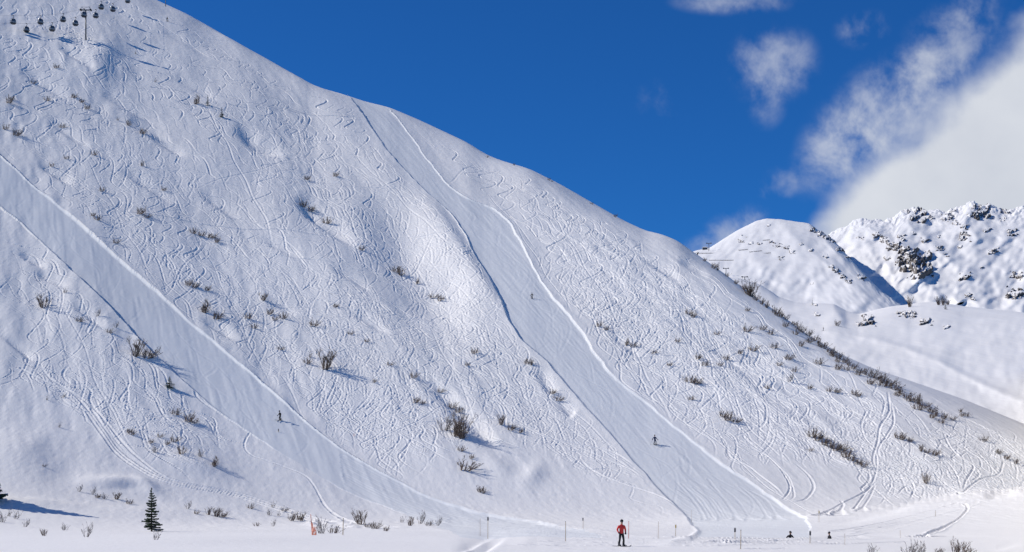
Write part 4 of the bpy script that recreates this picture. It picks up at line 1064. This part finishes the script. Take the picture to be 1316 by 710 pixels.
# ------------------------------------------------------------------ world: sky and clouds
EL = 38.0
SUNH = Vector((-.999, .05, 0)).normalized()      # direction towards the sun
az = math.atan2(SUNH.x, SUNH.y)
w = bpy.data.worlds.new('World'); scene.world = w; w.use_nodes = True
nt = w.node_tree; N = nt.nodes; L = nt.links; N.clear()
def mth(op, a, b=None, c=None, clamp=False):
    n = N.new('ShaderNodeMath'); n.operation = op; n.use_clamp = clamp
    for i, x in enumerate((a, b, c)):
        if x is None: continue
        if isinstance(x, (int, float)): n.inputs[i].default_value = x
        else: L.new(x, n.inputs[i])
    return n.outputs[0]
sky = N.new('ShaderNodeTexSky'); sky.sky_type = 'NISHITA'; sky.sun_disc = False
sky.sun_elevation = R(EL); sky.sun_rotation = az; sky.altitude = 2200; sky.air_density = 1.0; sky.dust_density = .3; sky.ozone_density = 3.0
tint = N.new('ShaderNodeMix'); tint.data_type = 'RGBA'; tint.blend_type = 'MULTIPLY'; tint.inputs['Factor'].default_value = 1
L.new(sky.outputs[0], tint.inputs[6]); tint.inputs[7].default_value = (.12, .51, 1.0, 1)
bg = N.new('ShaderNodeBackground'); bg.inputs['Strength'].default_value = .102; L.new(tint.outputs[2], bg.inputs['Color'])
tc = N.new('ShaderNodeTexCoord'); sep = N.new('ShaderNodeSeparateXYZ'); L.new(tc.outputs['Generated'], sep.inputs[0])
yy = mth('MAXIMUM', sep.outputs['Y'], .05)
ux = mth('DIVIDE', sep.outputs['X'], yy); uz = mth('DIVIDE', sep.outputs['Z'], yy)   # bearing and height of a direction
comb = N.new('ShaderNodeCombineXYZ'); L.new(ux, comb.inputs[0]); L.new(uz, comb.inputs[1])
def noise(scale, det, rough=.6, dist=0.0, off=(0, 0, 0), sx=1, sy=1, rot=0):
    mp = N.new('ShaderNodeMapping'); mp.inputs['Location'].default_value = off; mp.inputs['Scale'].default_value = (sx, sy, 1); mp.inputs['Rotation'].default_value = (0, 0, rot)
    L.new(comb.outputs[0], mp.inputs['Vector'])
    n = N.new('ShaderNodeTexNoise'); n.inputs['Scale'].default_value = scale; n.inputs['Detail'].default_value = det; n.inputs['Roughness'].default_value = rough; n.inputs['Distortion'].default_value = dist
    L.new(mp.outputs[0], n.inputs['Vector']); return n.outputs['Fac']
def cu_(u): return (u-CU)/F
def cv_(v): return (HV-v)/F
def ramp(x, a, b): 
    m = N.new('ShaderNodeMapRange'); m.interpolation_type = 'SMOOTHSTEP'; m.inputs['From Min'].default_value = a; m.inputs['From Max'].default_value = b
    L.new(x, m.inputs['Value']); return m.outputs[0]
nA = noise(22, 7, .62, .1); nC = noise(9, 4, .5, 0, (7, 2, 0))
nW = mth('ADD', mth('MULTIPLY', noise(20, 5, .6, .25, (1, 5, 0), 1, 1.0, .5), .74), mth('MULTIPLY', noise(62, 5, .58, .2, (4, 2, 0), 1, .7, .6), .26))
jit = mth('MULTIPLY', mth('SUBTRACT', nA, .5), .055)
# big bank: right of a rising front
P0 = (cu_(1020), cv_(292)); P1 = (cu_(1330), cv_(18))
dx, dz = P1[0]-P0[0], P1[1]-P0[1]; ln = math.hypot(dx, dz); nx, nz = dz/ln, -dx/ln
sd = mth('ADD', mth('MULTIPLY', mth('SUBTRACT', ux, P0[0]), nx), mth('MULTIPLY', mth('SUBTRACT', uz, P0[1]), nz))
bulge = mth('MULTIPLY', mth('SUBTRACT', nC, .5), .075)
sdn = mth('ADD', mth('ADD', sd, bulge), mth('MULTIPLY', jit, .3))
bank_ = ramp(sdn, -.006, .024)
def blob(u, v, ru, rv, ang, lo, hi, strength, src=None):
    a, b = cu_(u), cv_(v); c, s_ = math.cos(ang), math.sin(ang)
    X = mth('SUBTRACT', ux, a); Z = mth('SUBTRACT', uz, b)
    p_ = mth('DIVIDE', mth('ADD', mth('MULTIPLY', X, c), mth('MULTIPLY', Z, s_)), ru/F)
    q_ = mth('DIVIDE', mth('ADD', mth('MULTIPLY', X, -s_), mth('MULTIPLY', Z, c)), rv/F)
    r2 = mth('SQRT', mth('ADD', mth('MULTIPLY', p_, p_), mth('MULTIPLY', q_, q_)))
    fall = mth('SUBTRACT', 1.0, r2)
    val = mth('ADD', mth('MULTIPLY', fall, .55), mth('MULTIPLY', mth('SUBTRACT', src or nW, .5), 3.4))
    return mth('MULTIPLY', ramp(val, lo, hi), mth('MULTIPLY', strength, ramp(fall, 0.0, .6)))
tot = bank_
for args in [(1140,142,150,75,.62,-.25,1.1,.80),(1085,195,95,60,.7,-.2,1.1,.6),(1215,75,130,60,.8,-.1,1.2,.5),(992,82,72,62,.3,-.15,1.1,.55),(985,125,34,48,0,-.1,1.1,.35),(1108,37,44,30,.2,-.1,1.1,.45),(852,132,46,36,0,.05,1.2,.2),(945,3,95,22,0,-.1,1.1,.45),(1000,238,40,28,.4,-.1,1.1,.4),(930,303,80,32,.5,-.25,1.0,.6),(968,283,34,16,.3,-.1,1.1,.4),(1225,20,80,30,.4,-.05,1.2,.3)]:
    x = blob(*args); tot = mth('SUBTRACT', mth('ADD', tot, x), mth('MULTIPLY', tot, x))
front = ramp(sep.outputs['Y'], .1, .3)
tot = mth('MULTIPLY', tot, front, clamp=True)
cc = N.new('ShaderNodeValToRGB'); cc.color_ramp.elements[0].position = .25; cc.color_ramp.elements[1].position = .8
cc.color_ramp.elements[0].color = (.54, .58, .67, 1); cc.color_ramp.elements[1].color = (.74, .77, .825, 1)
L.new(mth('ADD', mth('ADD', mth('MULTIPLY', nC, .75), mth('MULTIPLY', nA, .25)), mth('MULTIPLY', mth('SUBTRACT', .06, sd), 1.2)), cc.inputs['Fac'])
bgc = N.new('ShaderNodeBackground'); bgc.inputs['Strength'].default_value = 1.0; L.new(cc.outputs[0], bgc.inputs['Color'])
mxs = N.new('ShaderNodeMixShader'); L.new(tot, mxs.inputs[0]); L.new(bg.outputs[0], mxs.inputs[1]); L.new(bgc.outputs[0], mxs.inputs[2])
out = N.new('ShaderNodeOutputWorld'); L.new(mxs.outputs[0], out.inputs[0])

sl = bpy.data.lights.new('sun', 'SUN'); sl.energy = 3.85; sl.angle = R(.5); sl.color = (1, .95, .87)
so = bpy.data.objects.new('sun', sl); COL.objects.link(so)
d = -(SUNH*math.cos(R(EL))+Vector((0, 0, math.sin(R(EL)))))
so.rotation_euler = d.to_track_quat('-Z', 'Y').to_euler(); so.location = (-100, 60, 150)

# ------------------------------------------------------------------ camera
cam = bpy.data.cameras.new('camera'); co = bpy.data.objects.new('camera', cam); COL.objects.link(co)
co.location = (0, 0, CAMZ); co.rotation_euler = (math.pi/2, 0, 0)
cam.sensor_width = 36; cam.lens = 36*F/1316; cam.shift_y = (HV-355)/1316
cam.clip_start = .1; cam.clip_end = 30000
scene.camera = co
scene.cycles.max_bounces = 5; scene.cycles.diffuse_bounces = 2; scene.cycles.adaptive_threshold = .025
scene.render.resolution_x = 1024; scene.render.resolution_y = 552
scene.view_settings.view_transform = 'Standard'; scene.view_settings.look = 'None'; scene.view_settings.exposure = 0
